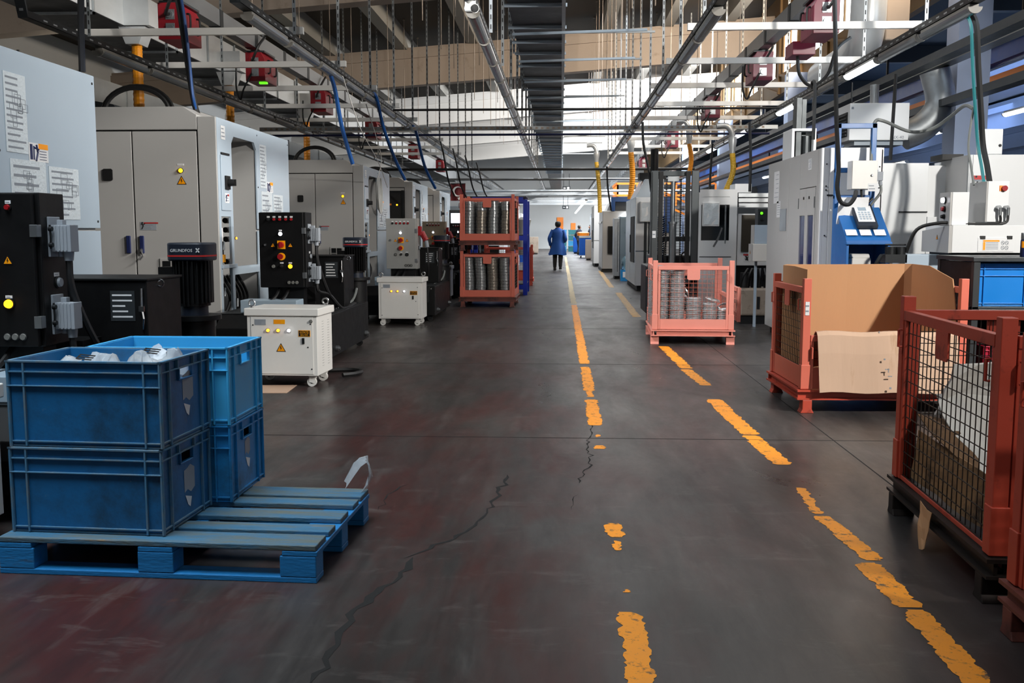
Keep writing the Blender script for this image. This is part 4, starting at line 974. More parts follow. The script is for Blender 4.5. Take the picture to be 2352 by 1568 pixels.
# ---------------------------------------------------------------- conveyor housing with boxes
t = T('conveyor_housing', 'white conveyor housing with warning stickers, behind the dark rack', 'conveyor', (3.53, 9.3, 0))
MB().prism([(0, 1.15), (0, 1.4), (.68, 1.35), (.68, 1.15)], 'x', 0, .03).build('end_plate', 'machine_grey', t)
B(.031, .75, 0, .68, 1.15, 1.4).build('housing', 'machine_white', t, bevel=.004)
B(.26, .58, -.006, 0, 1.16, 1.29).build('hatch', 'machine_white', t, bevel=.002)
for x in (.3, .54): B(x-.022, x+.022, -.012, 0, 1.275, 1.305).build('hinge', 'seam_black', t)
q = plate(t, 'warning_sticker', (.42, -.006, 1.222), .24, .1, 'paper', 0)
mb = MB(); mb.box(-.115, .03, -.003, -.002, .03, .045); mb.box(-.115, -.095, -.003, -.002, -.045, .028); mb.build('yellow_field', 'sign_yellow', q)
mb = MB()
for k in range(5): mb.box(-.09, .02, -.003, -.002, .018-.014*k, .023-.014*k)
for i in (0, 1):
    for j in (0, 1):
        c = (.06+.035*i, -.003, .02-.045*j); mb.tube([(c[0]+.014*math.cos(a), c[1], c[2]+.016*math.sin(a)) for a in [2*PI*k/12 for k in range(13)]], .002, 4)
        mb.bar((c[0]-.009, -.003, c[2]+.009), (c[0]+.009, -.003, c[2]-.009), .003)
mb.build('pictogram', 'print', q)
tri_sign(t, (-.001, .28, 1.27), .05).rotation_euler = (0, 0, -PI/2)
MB().box(.05, .7, .1, .6, .0, 1.149).build('support', 'shelf_grey', t)
mb = MB().box(-.3, .02, .25, .6, .6, 1.13); mb.build('drive_box', 'machine_side', t, bevel=.006)
MB().cyl((-.42, .3, 1.13), (-.42, .3, 1.2), .05).cyl((-.33, .3, 1.13), (-.33, .3, 1.2), .05).box(-.48, -.28, .25, .4, 1.05, 1.13).tube([(-.5, .3, 1.12), (-.55, .28, 1.05), (-.56, .28, .9)], .02).tube([(-.47, .3, 1.22), (-.28, .3, 1.22)], .008).build('air_regulator', 'dark_steel', t, smooth=True)
cable('cable', [(.1, .1, 1.42), (-.06, .12, 1.42), (-.22, .2, 1.36), (-.28, .28, 1.15)], .018, 'black_rubber', t)
q = T('control_box', 'small grey control box with white lamp and red stop knob on the conveyor housing', 'electrical box', (3.57, 9.36, 1.401))
B(0, .15, 0, .26, 0, .3).build('body', 'machine_white', q, bevel=.004); B(-.02, -.001, .0, .26, .0, .3).build('face_panel', 'machine_grey', q, bevel=.003)
for (z, m, r) in ((.23, 'lamp_white', .025), (.15, 'red_button', .022), (.08, 'black_rubber', .018)):
    o = button(q, 'push_button', (-.02, .12, z), r, m, 'x', d=.035); o.rotation_euler = (0, 0, PI)
q = T('control_box', 'large pale electrical box with orange switch on the conveyor housing', 'electrical box', (3.9, 9.4, 1.401))
B(0, .19, 0, .38, .03, .4).build('body', 'machine_white', q, bevel=.004); B(-.014, -.001, .0, .38, .03, .4).build('side_cover', 'machine_grey', q, bevel=.003)
B(.02, .17, .04, .3, 0, .03).build('bracket', 'steel', q)
B(.1, .16, -.006, 0, .31, .36).build('switch_plate', 'orange', q); MB().cyl((.14, -.006, .335), (.14, -.03, .335), .025).build('rotary_switch', 'red_button', q, smooth=True)
for k in range(2):
    MB().cyl((.09+.07*k, 0, .16), (.09+.07*k, -.05, .16), .02).cyl((.1+.07*k, -.045, .16), (.1+.07*k, -.045, .09), .014).build('connector', 'steel', q, smooth=True)
    cable('cable', [(.1+.07*k, -.045, .09), (.1+.06*k, -.045, .03+.0*k), (.02+.06*k, -.04, .012), (-.2, -.03, .014)], .012, 'black_rubber', q)
# hoses hanging on the far right
for m, dx, r, lab in (('hose_teal', 0, .016, 'thin teal hose hanging down to the large pale box at right'), ('black_rubber', 13, .028, 'black corrugated hose beside the teal hose at right'), ('hose_grey', -24, .012, 'thin dark grey cable left of the teal hose at right')):
    top = [at(2216+dx, 30, 9.9), at(2230+dx, 60, 9.8)] if dx >= 0 else []
    tag(cable('hanging_hose', top+([at(2234+dx, 150, 9.8), at(2240+dx, 250, 9.8)] if dx >= 0 else [at(2236, 248, 9.85)])+[at(2246+dx*.9, 330, 9.8), at(2254+dx, 380, 9.7), at(2261+dx, 425, 9.6)], r, m), lab, 'hose')
tag(cable('hanging_hose', [at(2236, 250, 9.9), at(2215, 243, 10.2), at(2180, 270, 10.6), at(2140, 296, 10.8), at(2090, 302, 10.8), at(2030, 278, 10.7), at(2010, 280, 10.7), at(2003, 320, 10.65), at(2001, 370, 10.6)], .018, 'hose_grey'), 'grey hose sagging in a wave between the blue frame and the teal hose', 'hose')
# ---------------------------------------------------------------- dark rack with crates and cans
t = T('steel_rack', 'dark grey steel rack holding the bright blue crate at right', 'rack', (3.16, 7.8, 0))
for (x, y) in ((0, 0), (0, .69), (1.1, 0), (1.1, .69)): B(x, x+.05, y, y+.05, 0, 1.115).build('post', 'shelf_grey', t, bevel=.003)
B(-.01, 1.16, -.01, .75, 1.116, 1.15).build('top_board', 'shelf_grey', t, bevel=.003)
for z in (.75, .17): MB().box(.0, 1.15, .0, .74, z, z+.02).box(0.051, 1.099, -.004, .012, z-.05, z).build('shelf_board', 'shelf_grey', t, bevel=.002)
B(.005, .02, .051, .689, .1, 1.11).build('side_sheet', 'black_paint', t); B(.06, 1.09, .71, .72, .1, 1.1).build('back_sheet', 'black_paint', t)
make_crate('clean bright blue crate on the middle shelf of the dark rack', 'crate_bright', (3.42, 8.16, .771), 0, L=.4, D=.6, H=.33, group='crates on the rack')
o = C.objects[-1] if False else None
make_crate('dark red plastic crate on the bottom shelf of the dark rack', 'crate_red', (3.48, 8.12, .191), .03, L=.42, D=.56, H=.27, group='crates on the rack')
make_crate('dark red crate standing behind another red crate on the bottom shelf of the rack', 'crate_red', (3.95, 8.14, .191), -.04, L=.4, D=.56, H=.3, group='crates on the rack')
t = T('spray_can', 'dark blue and yellow spray can with a silver cap on the dark rack', 'spray can', (3.565, 7.87, 1.151))
MB().lathe([(.031, 0), (.033, .004), (.033, .125), (.028, .138)], 20).build('body', 'sign_blue', t, smooth=True); MB().lathe([(.0315, .134), (.0315, .18), (.029, .184)], 20).build('cap', 'steel', t, smooth=True)
lb = MB().lathe([(.0334, .07), (.0334, .12)], 20); lb.f = [f for f in lb.f if len(f) == 4 and min(f) % 20 in range(11, 17)]; lb.k = [0]*len(lb.f); lb.build('yellow_shield', 'sign_yellow', t)
t = T('spray_can', 'orange and black spray can at the right edge on the dark rack', 'spray can', (3.66, 7.87, 1.151))
MB().lathe([(.033, 0), (.033, .03)], 20).build('foot_band', 'sign_black', t, smooth=True); MB().lathe([(.033, .03), (.033, .1)], 20).build('orange_band', 'orange', t, smooth=True); MB().lathe([(.033, .1), (.033, .13), (.022, .15), (.02, .165)], 20).build('cap', 'sign_black', t, smooth=True)
# ---------------------------------------------------------------- lathe and hydraulics behind the ring cage
t = T('cnc_lathe', 'light grey lathe with a dark window and plastic-wrapped panel, right of the forklift mast', 'machine', (2.2, 16, 0))
a = at(1612, 646, 16); X0 = a.x-2.2-.05
B(-.05, .58, .03, 1.6, .1, 2.0).build('housing', 'machine_white', t); B(0, .56, .1, 1.5, 0, .1).build('plinth', 'seam_black', t)
mb = MB(); z0, z1 = at(1650, 552, 16).z, at(1650, 470, 16).z
mb.box(-.06, 0.02, 0, .03, .1, 2.0); mb.box(.46, .58, 0, .03, .1, 2.0); mb.box(.02, .46, 0, .03, z1, 1.88); mb.box(.02, .46, 0, .03, .1, z0); mb.box(.02, .46, 0, .03, 1.885, 2.0); mb.build('front_panel', 'machine_white', t)
B(.02, .46, .02, .029, z0, z1).build('window', 'glass_dark', t)
q = B(.03, .3, -.04, 0, 1.42, 1.8).build('control_panel', 'machine_white', t, bevel=.01); MB().sheet([[(.05+.23*u, -.044-.006*math.sin(8*u+5*v), 1.45+.33*v) for u in (0, .3, .6, 1)] for v in (0, .4, .7, 1)]).build('plastic_wrap', 'paper_film', q, raw=True)
B(.0, .5, -.004, 0, .935, .945).build('seam', 'dark_steel', t)
mb = MB(); mb.tube(smooth_path([(.35, .01, 1.4), (.3, .01, 1.25), (.22, .01, 1.1)]), .02); mb.tube([(.4, .01, 1.75), (.4, .01, 1.15)], .015); mb.build('window_hose', 'steel', t, smooth=True)
B(.6, 1.4, .05, 1.2, .8, 1.62).build('rear_cabinet', 'machine_white', t, bevel=.008)
B(.66, 1.2, .03, .05, 1.02, 1.6).build('mesh_panel', 'mesh_grille', t)
q = plate(t, 'warning_sticker', (.83, .05, .93), .26, .12, 'paper', 2); B(-.13, -.02, -.004, -.002, .03, .055).build('sticker_header', 'sign_red', q); MB().tube([(-.09, -.004, .02), (-.05, -.004, -.05)], .01).tube([(-.04, -.004, .02), (-.09, -.004, -.04)], .01).build('pictogram', 'sign_black', q)
mb = MB()
for z in (1.72, 1.8, 1.88): mb.box(.6, 1.5, -.02+.3*(z-1.72), .5, z, z+.06)
mb.build('top_rail', 'steel', t); B(.59, .85, .3, .8, 1.96, 2.1).build('roof_box', 'machine_white', t)
B(.6, 1.4, .1, 1.2, .1, .79).build('rear_base', 'black_paint', t)
t = T('hydraulic_tank', 'stained beige hydraulic tank with black pumps and hoses, behind the ring cage at right', 'tank', (2.83, 14.6, 0))
B(-.22, .42, 0, .5, .12, .52).build('tank', 'tank_rust', t, bevel=.03); B(-.2, .4, .03, .47, 0, .12).build('plinth', 'seam_black', t); B(.02, .06, -.01, 0, .22, .4).build('sight_glass', 'seam_black', t)
mb = MB()
for (x, y, h, r) in ((-.12, .2, .22, .07), (.05, .25, .28, .08), (.22, .2, .2, .07), (.32, .3, .26, .05)): mb.cyl((x, y, .52), (x, y, .52+h), r)
for k in range(7): mb.tube(smooth_path([(-.2+.09*k, .1, .54), (-.18+.08*k, .0, .7), (-.1+.06*k, .1, .8), (-.15+.1*k, .2, .62)]), .014)
mb.build('pump', 'black_rubber', t, smooth=True)
t = T('control_box', 'rust-stained beige control box between the ring cage and the glass-door machine', 'electrical box', (2.66, 14.0, .93))
B(0, .25, 0, .25, 0, .24).build('body', 'cardboard_white', t, bevel=.006); B(-.013, -.001, 0, .25, 0, .24).build('side_face', 'machine_grey', t); B(.07, .1, .18, .24, -.93, 0).build('post', 'machine_side', t); tri_sign(t, (-.014, .12, .1), .06).rotation_euler = (0, 0, -PI/2)
t = T('control_box', 'grey control box stacked above the rust-stained beige box', 'electrical box', (2.68, 14.02, 1.171)); B(0, .22, 0, .2, 0, .26).build('body', 'machine_side', t, bevel=.005); B(-.011, -.001, 0, .2, 0, .26).build('side_face', 'machine_grey', t)
t = T('switch_box', 'dark switch box with a green light, above the grey control box', 'electrical box', (2.72, 14.02, 1.432)); B(0, .16, 0, .2, 0, .22).build('body', 'shelf_grey', t, bevel=.005); button(t, 'signal_lamp', (.05, 0, .16), .02, 'lamp_green'); button(t, 'push_button', (.05, 0, .07), .014, 'seam_black')
# ---------------------------------------------------------------- stacker mast
t = T('forklift', 'dark grey forklift with a tall double mast behind the ring cage', 'forklift', (1.62, 14.4, 0))
for x in (-.34, .24): MB().box(x, x+.1, 0, .1, .1, 2.2).build('outer_mast', 'mast_grey', t, bevel=.006); B(x+.02 if x < 0 else x+.0, x+.1 if x < 0 else x+.08, -.02, -.001, .1, 2.18).build('mast_flange', 'mast_grey', t)
for x in (-.225, .16): B(x, x+.06, .03, .09, .12, 2.19).build('inner_mast', 'seam_black', t)
for z in (.3, 1.2, 2.13): B(-.235, .235, .1, .15, z, z+.07).build('crossbar', 'mast_grey', t, bevel=.004)
MB().cyl((-.02, .06, .2), (-.02, .06, 1.45), .05).cyl((-.02, .06, 1.45), (-.02, .06, 1.48), .065).cyl((-.02, .06, 1.48), (-.02, .06, 2.05), .032).box(-.1, .06, .03, .09, 2.05, 2.12).build('lift_cylinder', 'steel', t, smooth=True)
for x in (-.12, .09):
    mb = MB()
    for k in range(68): mb.box(x-.013, x+.013, .035, .06, .25+.027*k, .27+.027*k)
    mb.box(x-.004, x+.004, .045, .052, .25, 2.1); mb.build('chain', 'dark_steel', t)
cg = MB(); cg.box(-.3, .3, -.06, -.025, .28, .36); cg.box(-.3, .3, -.06, -.025, .6, .66); cg.box(-.3, -.24, -.06, -.025, .12, .66); cg.box(.24, .3, -.06, -.025, .12, .66); cg.build('fork_carriage', 'mast_grey', t)
gd = MB(); wires(gd, -.23, .23, .5, 2.1, .17, .045, .0022); gd.build('mesh_guard', 'wire_dark', t)
B(-.38, .38, .2, 1.1, .15, .85).build('body', 'shelf_grey', t, bevel=.02); B(-.3, .3, .2, 1.0, .852, 1.0).build('hood', 'shelf_grey', t, bevel=.02)
mb = MB()
for k in range(20): mb.tube([(-.18+.055*math.cos(a), .19+.0*a, .95+.032*k+.02*math.sin(a)) for a in [PI+PI*i/6 for i in range(7)]], .012, 5)
mb.build('coiled_hose', 'hose_blue', t, smooth=True)
for (x, y) in ((-.3, .3), (.3, .3), (0, .95)): MB().cyl((x-.05, y, .1), (x+.05, y, .1), .1, n=18).build('wheel', 'black_rubber', t, smooth=True)
MB().cyl((.33, .2, 1.9), (.33, .2, 2.0), .05).build('work_lamp', 'chrome', t, smooth=True)
cable('cable', [(-.1, .1, 1.2), (-.14, .05, 1.0), (-.1, .08, .8)], .01, 'black_rubber', t); cable('cable', [(.14, .15, 1.3), (.2, .12, 1.1), (.12, .1, 1.0), (.2, .14, .85)], .01, 'black_rubber', t)
plate(t, 'sticker', (-.29, -.021, 1.3), .05, .1, 'paper', 1)
# ---------------------------------------------------------------- machines farther along on the right
def box_machine(label, x0, x1, y0, y1, h, m, front='machine_white', door=True, name='machine_tool', cat='machine'):
    t = T(name, label, cat, (x0, y0, 0)); w = x1-x0; d = y1-y0
    B(.02, w, .03, d, .12, h-.02).build('housing', m, t, bevel=.01); B(.05, w-.05, .08, d-.05, 0, .12).build('plinth', 'seam_black', t)
    B(.0, w, 0, .03, .12, h*.42).build('lower_panel', front, t, bevel=.006); B(.0, w, 0, .03, h*.43, h).build('upper_panel', front, t, bevel=.006)
    B(0, .02, .035, d*.5, .12, h).build('side_panel', m, t, bevel=.006); B(0, .02, d*.51, d, .12, h).build('side_panel', m, t, bevel=.006)
    if door:
        B(-.012, 0, .35, d*.46, h*.3, h*.8).build('door_gap', 'seam_black', t); B(-.03, -.012, d*.42, d*.44, h*.4, h*.6).build('door_handle', 'dark_steel', t)
        B(w*.3, w*.4, -.012, 0, h*.3, h*.78).build('window', 'glass_dark', t); B(w*.45, w*.5, -.012, 0, h*.3, h*.78).build('window', 'glass_dark', t)
    return t
t = box_machine('grey machine with a film-covered panel on its corner, left of the forklift mast', 1.68, 2.3, 22.6, 26, 2.1, 'machine_side')
MB().prism([(0, 2.101), (.62, 2.101), (.62, 2.5), (.2, 2.5)], 'y', .05, 2).build('upper_housing', 'machine_side', t)
B(.08, .56, -.3, -.0, 1.55, 2.0).build('panel_box', 'machine_white', t, bevel=.01); MB().sheet([[(.1+.4*u, -.305-.01*math.sin(9*u+4*v), 1.57+.4*v) for u in (0, .3, .6, 1)] for v in (0, .4, .7, 1)]).build('plastic_wrap', 'paper_film', t, raw=True)
MB().cyl((.45, .6, 2.5), (.45, .6, 3.2), .09).box(.1, .7, .4, .9, 2.5, 2.66).build('roof_pump', 'dark_steel', t, smooth=True)
t = T('steel_cabinet', 'tall galvanised sheet cabinet beyond the film-covered machine', 'cabinet', (1.5, 28.3, 0))
B(.16, .75, .02, .8, .08, 1.75).build('body', 'alu_sheet', t, bevel=.006); B(.0, .15, 0, .8, .08, 1.7).build('side_unit', 'galv', t, bevel=.004); B(.17, .74, 0, .02, .1, 1.73).build('door', 'alu_sheet', t, bevel=.004); B(.03, .72, .06, .75, 0, .08).build('plinth', 'seam_black', t)
B(.1, .11, -.01, 0, .2, 1.6).build('edge_strip', 'seam_black', t)
t = T('machine_tool', 'grey machine with a blue frame on top and white lamp bar, beyond the galvanised cabinet', 'machine', (1.35, 33, 0))
B(.02, 2.2, .05, 3, .1, 2.0).build('housing', 'machine_grey', t, bevel=.02); B(0, 2.2, .1, 3, 0, .1).build('plinth', 'seam_black', t)
MB().box(.3, 2.3, .0, .3, 2.3, 2.45).box(2.0, 2.3, 0, .3, 1.3, 2.3).box(.3, .42, 0, .3, 2.0, 2.3).build('blue_frame', 'hose_blue', t); B(.45, 2, .3, .4, 2.0, 2.3).build('back_panel', 'shelf_grey', t)
MB().prism([(-.02, 1.6), (.3, 2.3), (1.2, 2.3), (1.2, 1.6)], 'y', .4, 2.8).build('sloping_hood', 'machine_grey', t)
B(.2, .6, -.02, .04, .6, 1.5).build('door', 'black_paint', t); B(.75, 1.1, -.1, .04, 1.0, 1.6).build('control_panel', 'machine_white', t); B(.8, 1.05, -.11, -.1, 1.1, 1.25).build('display', 'glass_dark', t)
MB().bar((.6, -.05, 1.75), (1.3, -.05, 2.2), .07).build('lamp_bar', 'tube_lit', t)
mb = MB(); mb.cyl((1.8, -.3, 1.9), (1.8, -.1, 1.9), .22); mb.build('motor', 'crane_blue', t, smooth=True)
box_machine('dark-fronted grey machine with a tall black door, farther along the right row', 1.25, 2.2, 38, 41, 2.3, 'machine_grey', 'machine_grey')
box_machine('pale machine near the far end of the right row', 1.5, 2.6, 46, 50, 2.2, 'machine_side')
# gantry platform with orange rails above
t = T('platform', 'steel platform with orange railings above the right machine row', 'platform', (2.3, 41.6, 0))
for (x, y) in ((0, 0), (4, 0), (0, 3), (4, 3)): B(x, x+.12, y, y+.12, 0, 2.25).build('post', 'shelf_grey', t)
B(-.1, 4.2, -.1, 3.2, 2.25, 2.37).build('deck', 'steel', t)
for (p, q) in (((0, 0), (4, 0)), ((0, 0), (0, 3))):
    mb = MB(); n = 5
    for k in range(n+1):
        x = p[0]+(q[0]-p[0])*k/n; y = p[1]+(q[1]-p[1])*k/n; mb.box(x, x+.07, y, y+.07, 2.37, 3.28)
    for z in (2.8, 3.28): mb.bar((p[0], p[1]+.03, z), (q[0], q[1]+.03, z), .08)
    mb.build('railing', 'orange', t)
mb = MB(); mb.bar((1.0, -.6, 3.3), (3.6, -.6, 2.1), .08); mb.bar((1.0, -.6, 2.8), (3.2, -.6, 1.8), .08); mb.build('stair_rail', 'orange', t)
# water bottles on a crate at the foot of the cabinet
for i, (x, lab) in enumerate(((1.78, 'blue water bottle on a pale blue stand before the galvanised cabinet, left one'), (2.14, 'blue water bottle on a pale blue stand, the one nearer the film-covered machine'))):
    t = T('water_bottle', lab, 'bottle', (x, 27.2, .3))
    MB().lathe([(.12, .0), (.135, .02), (.135, .22), (.12, .3), (.05, .37), (.03, .39), (.03, .43)], 20).build('bottle', 'bottle_water', t, smooth=True); MB().lathe([(.034, .42), (.034, .46)], 14).build('cap', 'hose_blue', t)
    t = T('bottle_stand', ('pale blue crate under the left water bottle', 'pale blue crate under the right water bottle')[i], 'crate', (x, 27.2, 0)); MB().box(-.16, .16, -.16, .16, 0, .04).box(-.16, -.13, -.16, .16, .04, .298).box(.13, .16, -.16, .16, .04, .298).box(-.13, .13, .13, .16, .04, .298).box(-.13, .13, -.16, -.13, .04, .298).build('body', 'crate_mid', t); B(-.1, .04, -.165, -.16, .1, .25).build('label_sheet', 'paper', t)
t = T('tool_cabinet', 'dark blue tool cabinet with an orange part on top, far along the right side', 'cabinet', (.93, 50.5, 0))
B(0, .85, 0, .6, .12, 1.0).build('body', 'crane_blue', t, bevel=.01); B(0, .85, -.02, .62, 1.0, 1.1).build('top_board', 'machine_grey', t); casters(t, ((.1, .1), (.75, .1)), 'dark_steel'); MB().lathe([(.3, 1.1), (.32, 1.25), (.2, 1.3)], 14, (.2, .3, 0)).build('basket', 'orange', t)
# ---------------------------------------------------------------- overhead services
ZR = 3.35
def fixture(lit):
    t = T('fluorescent_light', '', 'light', (0, 0, 0))
    B(-.045, .045, -.63, .63, .045, .085).build('housing', 'lamp_housing', t, bevel=.006)
    pr = [(.06*math.cos(a), .045+.055*math.sin(a)) for a in [PI+PI*i/8 for i in range(9)]]
    MB().prism(pr, 'y', -.63, .63).build('cover', 'tube_lit' if lit else 'lamp_cover', t)
    for y in (-.66, .63): MB().prism([(x*1.1, (z-.045)*1.1+.05) for x, z in pr], 'y', y, y+.03).build('end_cap', 'lamp_housing', t)
    return t
fx = {0: fixture(False), 1: fixture(True)}; used = {0: 0, 1: 0}
def put_fix(lit, loc, label, group):
    if not used[lit]:
        o = fx[lit]; o.location = loc; o['label'] = label; o['group'] = group; used[lit] = 1
    else: dup(fx[lit], loc, None, label, group)
rails = [(-5.3, 11.4, 'leftmost rail over the machines'), (-3.0, 9.6, 'rail over the left machine fronts'), (-.84, 9.6, 'rail just left of the black duct'), (1.46, 9.6, 'rail just right of the black duct'), (3.8, 9.6, 'rail over the right machines')]
for x, y0, nm_ in rails:
    t = T('cable_tray', 'perforated grey cable tray, the '+nm_, 'cable tray', (x, 0, ZR+.086))
    mb = MB(); y1 = 62; yl_ = y0; y0 = 10.15 if x < -5 else y0
    for (a0, a1, z0, z1) in ((-.05, .05, 0, .004), (-.05, -.046, 0, .07), (.046, .05, 0, .07)): mb.box(a0, a1, y0-.3, y1, z0, z1)
    mb.m = 1
    for k in range(60): mb.box(.0502, .051, y0+.2*k, y0+.08+.2*k, .025, .04); mb.box(-.051, -.0502, y0+.2*k, y0+.08+.2*k, .025, .04)
    mb.build('channel', ['dark_steel', 'galv'], t)
    e = MB()
    for (a0, a1, z0, z1) in ((-.05, .05, -.002, .002), (-.05, -.046, 0, .07), (.046, .05, 0, .07)): e.add([(a0, y0-.3, z0), (a1, y0-.3, z0), (a1, y0-.75, z0+1.3), (a0, y0-.75, z0+1.3), (a0, y0-.3, z1), (a1, y0-.3, z1), (a1, y0-.75+.06, z1+1.3), (a0, y0-.75+.06, z1+1.3)], [(0, 1, 2, 3), (4, 7, 6, 5), (0, 4, 5, 1), (1, 5, 6, 2), (2, 6, 7, 3), (3, 7, 4, 0)])
    e.m = 1; sl_ = e
    for k in range(9): sl_.box(-.02, .02, y0-.33-.048*k, y0-.325-.048*k, .06+.14*k, .1+.14*k)
    e.build('riser', ['shelf_grey', 'galv'], t)
    mb = MB()
    for k in range(3): mb.tube([(-.02+.02*k, y0-.2, .02), (-.02+.02*k, y1, .02)], .008, 5)
    mb.build('cable', 'black_rubber', t)
    n = 34; y0 = yl_
    for k in range(n):
        y = y0+.7+1.4*k
        lit = 1 if (x > 3.5 and k % 3 == 2 and k < 12) else 0
        put_fix(lit, (x, y, ZR), ('glowing fluorescent light on the ' if lit else 'unlit fluorescent light on the ')+nm_, ('lit lights, ' if lit else 'unlit lights, ')+nm_)
for k in range(16): put_fix(1, (1.06, 43+1.95*k, 2.6), 'glowing fluorescent light in the low far row right of the aisle', 'lit lights, far low row')
for k in range(6): put_fix(1, (7.8, 17.6+4.2*k, ZR), 'glowing fluorescent light in the first row under the dark right bay', 'lit lights, first bay row')
for k in range(5): put_fix(1, (10.2, 21+5.0*k, ZR), 'glowing fluorescent light in the second row deeper in the right bay', 'lit lights, second bay row')
# white cross channels on the trays
for k in range(9):
    y = 11.15+2.2*k
    for (x0, x1, lab) in ((-5.4, -2.85, 'pale metal channel bridging the two left light rails'), (1.36, 3.95, 'white metal channel bridging the two right light rails')):
        o = MB().box(0, x1-x0, 0, .06, 0, .075).build('cross_channel', 'white_box', None, loc=(x0, y, ZR+.157)); tag(o, lab, 'metal channel', lab.replace('metal channel', 'channels'))
# slotted hanger strips
hs = MB(); hs.box(-.018, .018, -.003, .003, 0, 3.2); hs.m = 1
for k in range(38): hs.box(-.006, .006, -.0045, .0045, .03+.083*k, .07+.083*k)
h0 = hs.build('hanger_strip', ['galv', 'seam_black'], None); hmesh = h0.data; bpy.data.objects.remove(h0)
def hanger(x, y, z, label, group):
    o = bpy.data.objects.new('hanger_strip', hmesh); C.objects.link(o); o.location = (x, y, z); o.scale.z = (zb(x)+1.549-z)/3.2; tag(o, label, 'hanger', group)
for x, y0, nm_ in rails:
    for k in range(11): hanger(x+.07, 11.1+2.2*k, ZR+.14, 'slotted metal hanger strip carrying the '+nm_, 'hangers of the '+nm_)
rm_ = MB().cyl((0, 0, 0), (0, 0, 2.6), .008, n=5).cyl((0, 0, 2.56), (0, 0, 2.6), .03, n=6)
r0 = rm_.build('threaded_rod', 'tank_rust', None); rodm = r0.data; bpy.data.objects.remove(r0)
def rod(x, y, z, label, group):
    o = bpy.data.objects.new('threaded_rod', rodm); C.objects.link(o); o.location = (x, y, z); o.scale.z = (zb(x)+1.549-z)/2.6; tag(o, label, 'rod', group)
for x, lab in ((-4.4, 'thin rod holding the left busbar'), (-2.0, 'thin rod over the left half of the aisle'), (-1.5, 'thin rod left of the black duct'), (.95, 'thin rod right of the black duct'), (1.25, 'thin rod at the ends of the bars right of the duct'), (2.8, 'thin rod holding the right busbar')):
    for k in range(11): rod(x, 11.9+2.35*k+.4*math.sin(3*x+k), 4.0 if abs(x) > 2.5 else 4.35, lab, lab+'s')
# black cable duct down the middle
t = T('overhead_duct', 'black overhead duct with pale cross bars running along the aisle', 'duct', (-.36, 0, 4.3))
B(-.36, .36, 8, 74, .05, .4).build('duct_body', 'duct_black', t)
B(.36, .41, 8, 74, -.01, .44).build('edge_profile', 'galv', t)
for k in range(34):
    MB().box(-.43, .43, 0, .035, .0, .045).build('cross_bar', 'machine_side', t, loc=(0, 9.6+1.3*k+.25*math.sin(5.1*k), 0))
for k in range(20): hanger(-.8, 9.6+1.5*k, 4.3, 'slotted hanger strip along the left edge of the black duct', 'hangers of the black duct')
for k in range(12):
    y = 12.9+2.35*k
    tag(MB().box(0, 1.3, 0, .03, 0, .03).build('support_bar', 'galv', None, loc=(.08, y, 4.27)), 'thin metal bar reaching right from the black duct', 'bar', 'bars right of the duct')
    if k < 7: tag(MB().box(0, 1.95, 0, .035, 0, .035).build('support_bar', 'machine_side', None, loc=(-.72, y+2.0, 4.18), rot=(0, -.012, -.07)), 'pale bar crossing under the black duct at a slant', 'bar', 'slanted bars under the duct')
# busbars with red tap-off boxes
for x, nm_, ys_, m in ((-4.35, 'left', (11.2, 14.3, 18, 23, 29.5, 36), 'red_box'), (2.85, 'right', (11.2, 14.6, 19.3, 26, 35), 'red_box_pale')):
    t = T('busbar', 'grey busbar trunking on the %s side with red boxes' % nm_, 'busbar', (x, 0, 3.9)); B(-.07, .07, 8, 64, 0, .2).build('trunking', 'steel', t)
    mb = MB()
    for k in range(38): mb.box(-.076, .076, 8.3+1.45*k, 8.42+1.45*k, -.006, .206)
    mb.build('joint', 'dark_steel', t)
    od = ('nearest', 'second nearest', 'third', 'fourth', 'fifth', 'farthest')
    for i, y in enumerate(ys_):
        b = T('tap_off_box', '%s red box on the %s busbar' % (od[i], nm_), 'electrical box', (x, y, 3.47), 0, 'red boxes on the busbars')
        MB().prism([(-.14, 0), (.14, 0), (.14, .3), (.09, .4), (-.14, .4)], 'y', 0, .58).build('body', m, b, bevel=.006) if nm_ == 'left' else MB().prism([(-.14, 0), (.14, 0), (.14, .4), (-.09, .4), (-.14, .3)], 'y', 0, .58).build('body', m, b, bevel=.006)
        B(-.13, .13, .02, .56, .4, .425).build('clamp', 'shelf_grey', b)
        for z in (.12, .27):
            MB().box(-.05, .05, -.008, 0, z-.055, z+.055).cyl((0, -.008, z), (0, -.03, z), .04).build('socket', 'galv', b, smooth=True)
        for y2 in (.12, .42): MB().tube(smooth_path([((.145 if nm_ == 'left' else -.145), y2, .12), ((.18 if nm_ == 'left' else -.18), y2, .14), ((.18 if nm_ == 'left' else -.18), y2, .28), ((.145 if nm_ == 'left' else -.145), y2, .3)]), .012).build('grip', 'seam_black', b, smooth=True)
        if i in (0, 1, 2): cable('cable', [(0, -.03, .27), (0, -.12, .26), (.1, -.16, .45), (.12, .1, .62)], .018, 'black_rubber', b)
        if i == 1 and nm_ == 'left': B(.02, .13, .1, .16, -.025, 0).build('indicator', 'lamp_green', b)
        if i in (1, 2, 3): cable('cable', [(-.05, -.01, .1), (-.16, -.05, -.12), (-.22, -.02, -.26), (-.28, .0, -.1), (-.28, .02, .2)], .014, 'black_rubber', b)
b = T('tap_off_box', 'small red box hanging below the nearest right red box', 'electrical box', at(1847, 117, 11.9)); B(-.13, .13, 0, .4, -.04, .1).build('body', 'red_box_pale', b, bevel=.006); B(-.13, .13, 0, .4, .1, .11).build('lid', 'red_box', b)
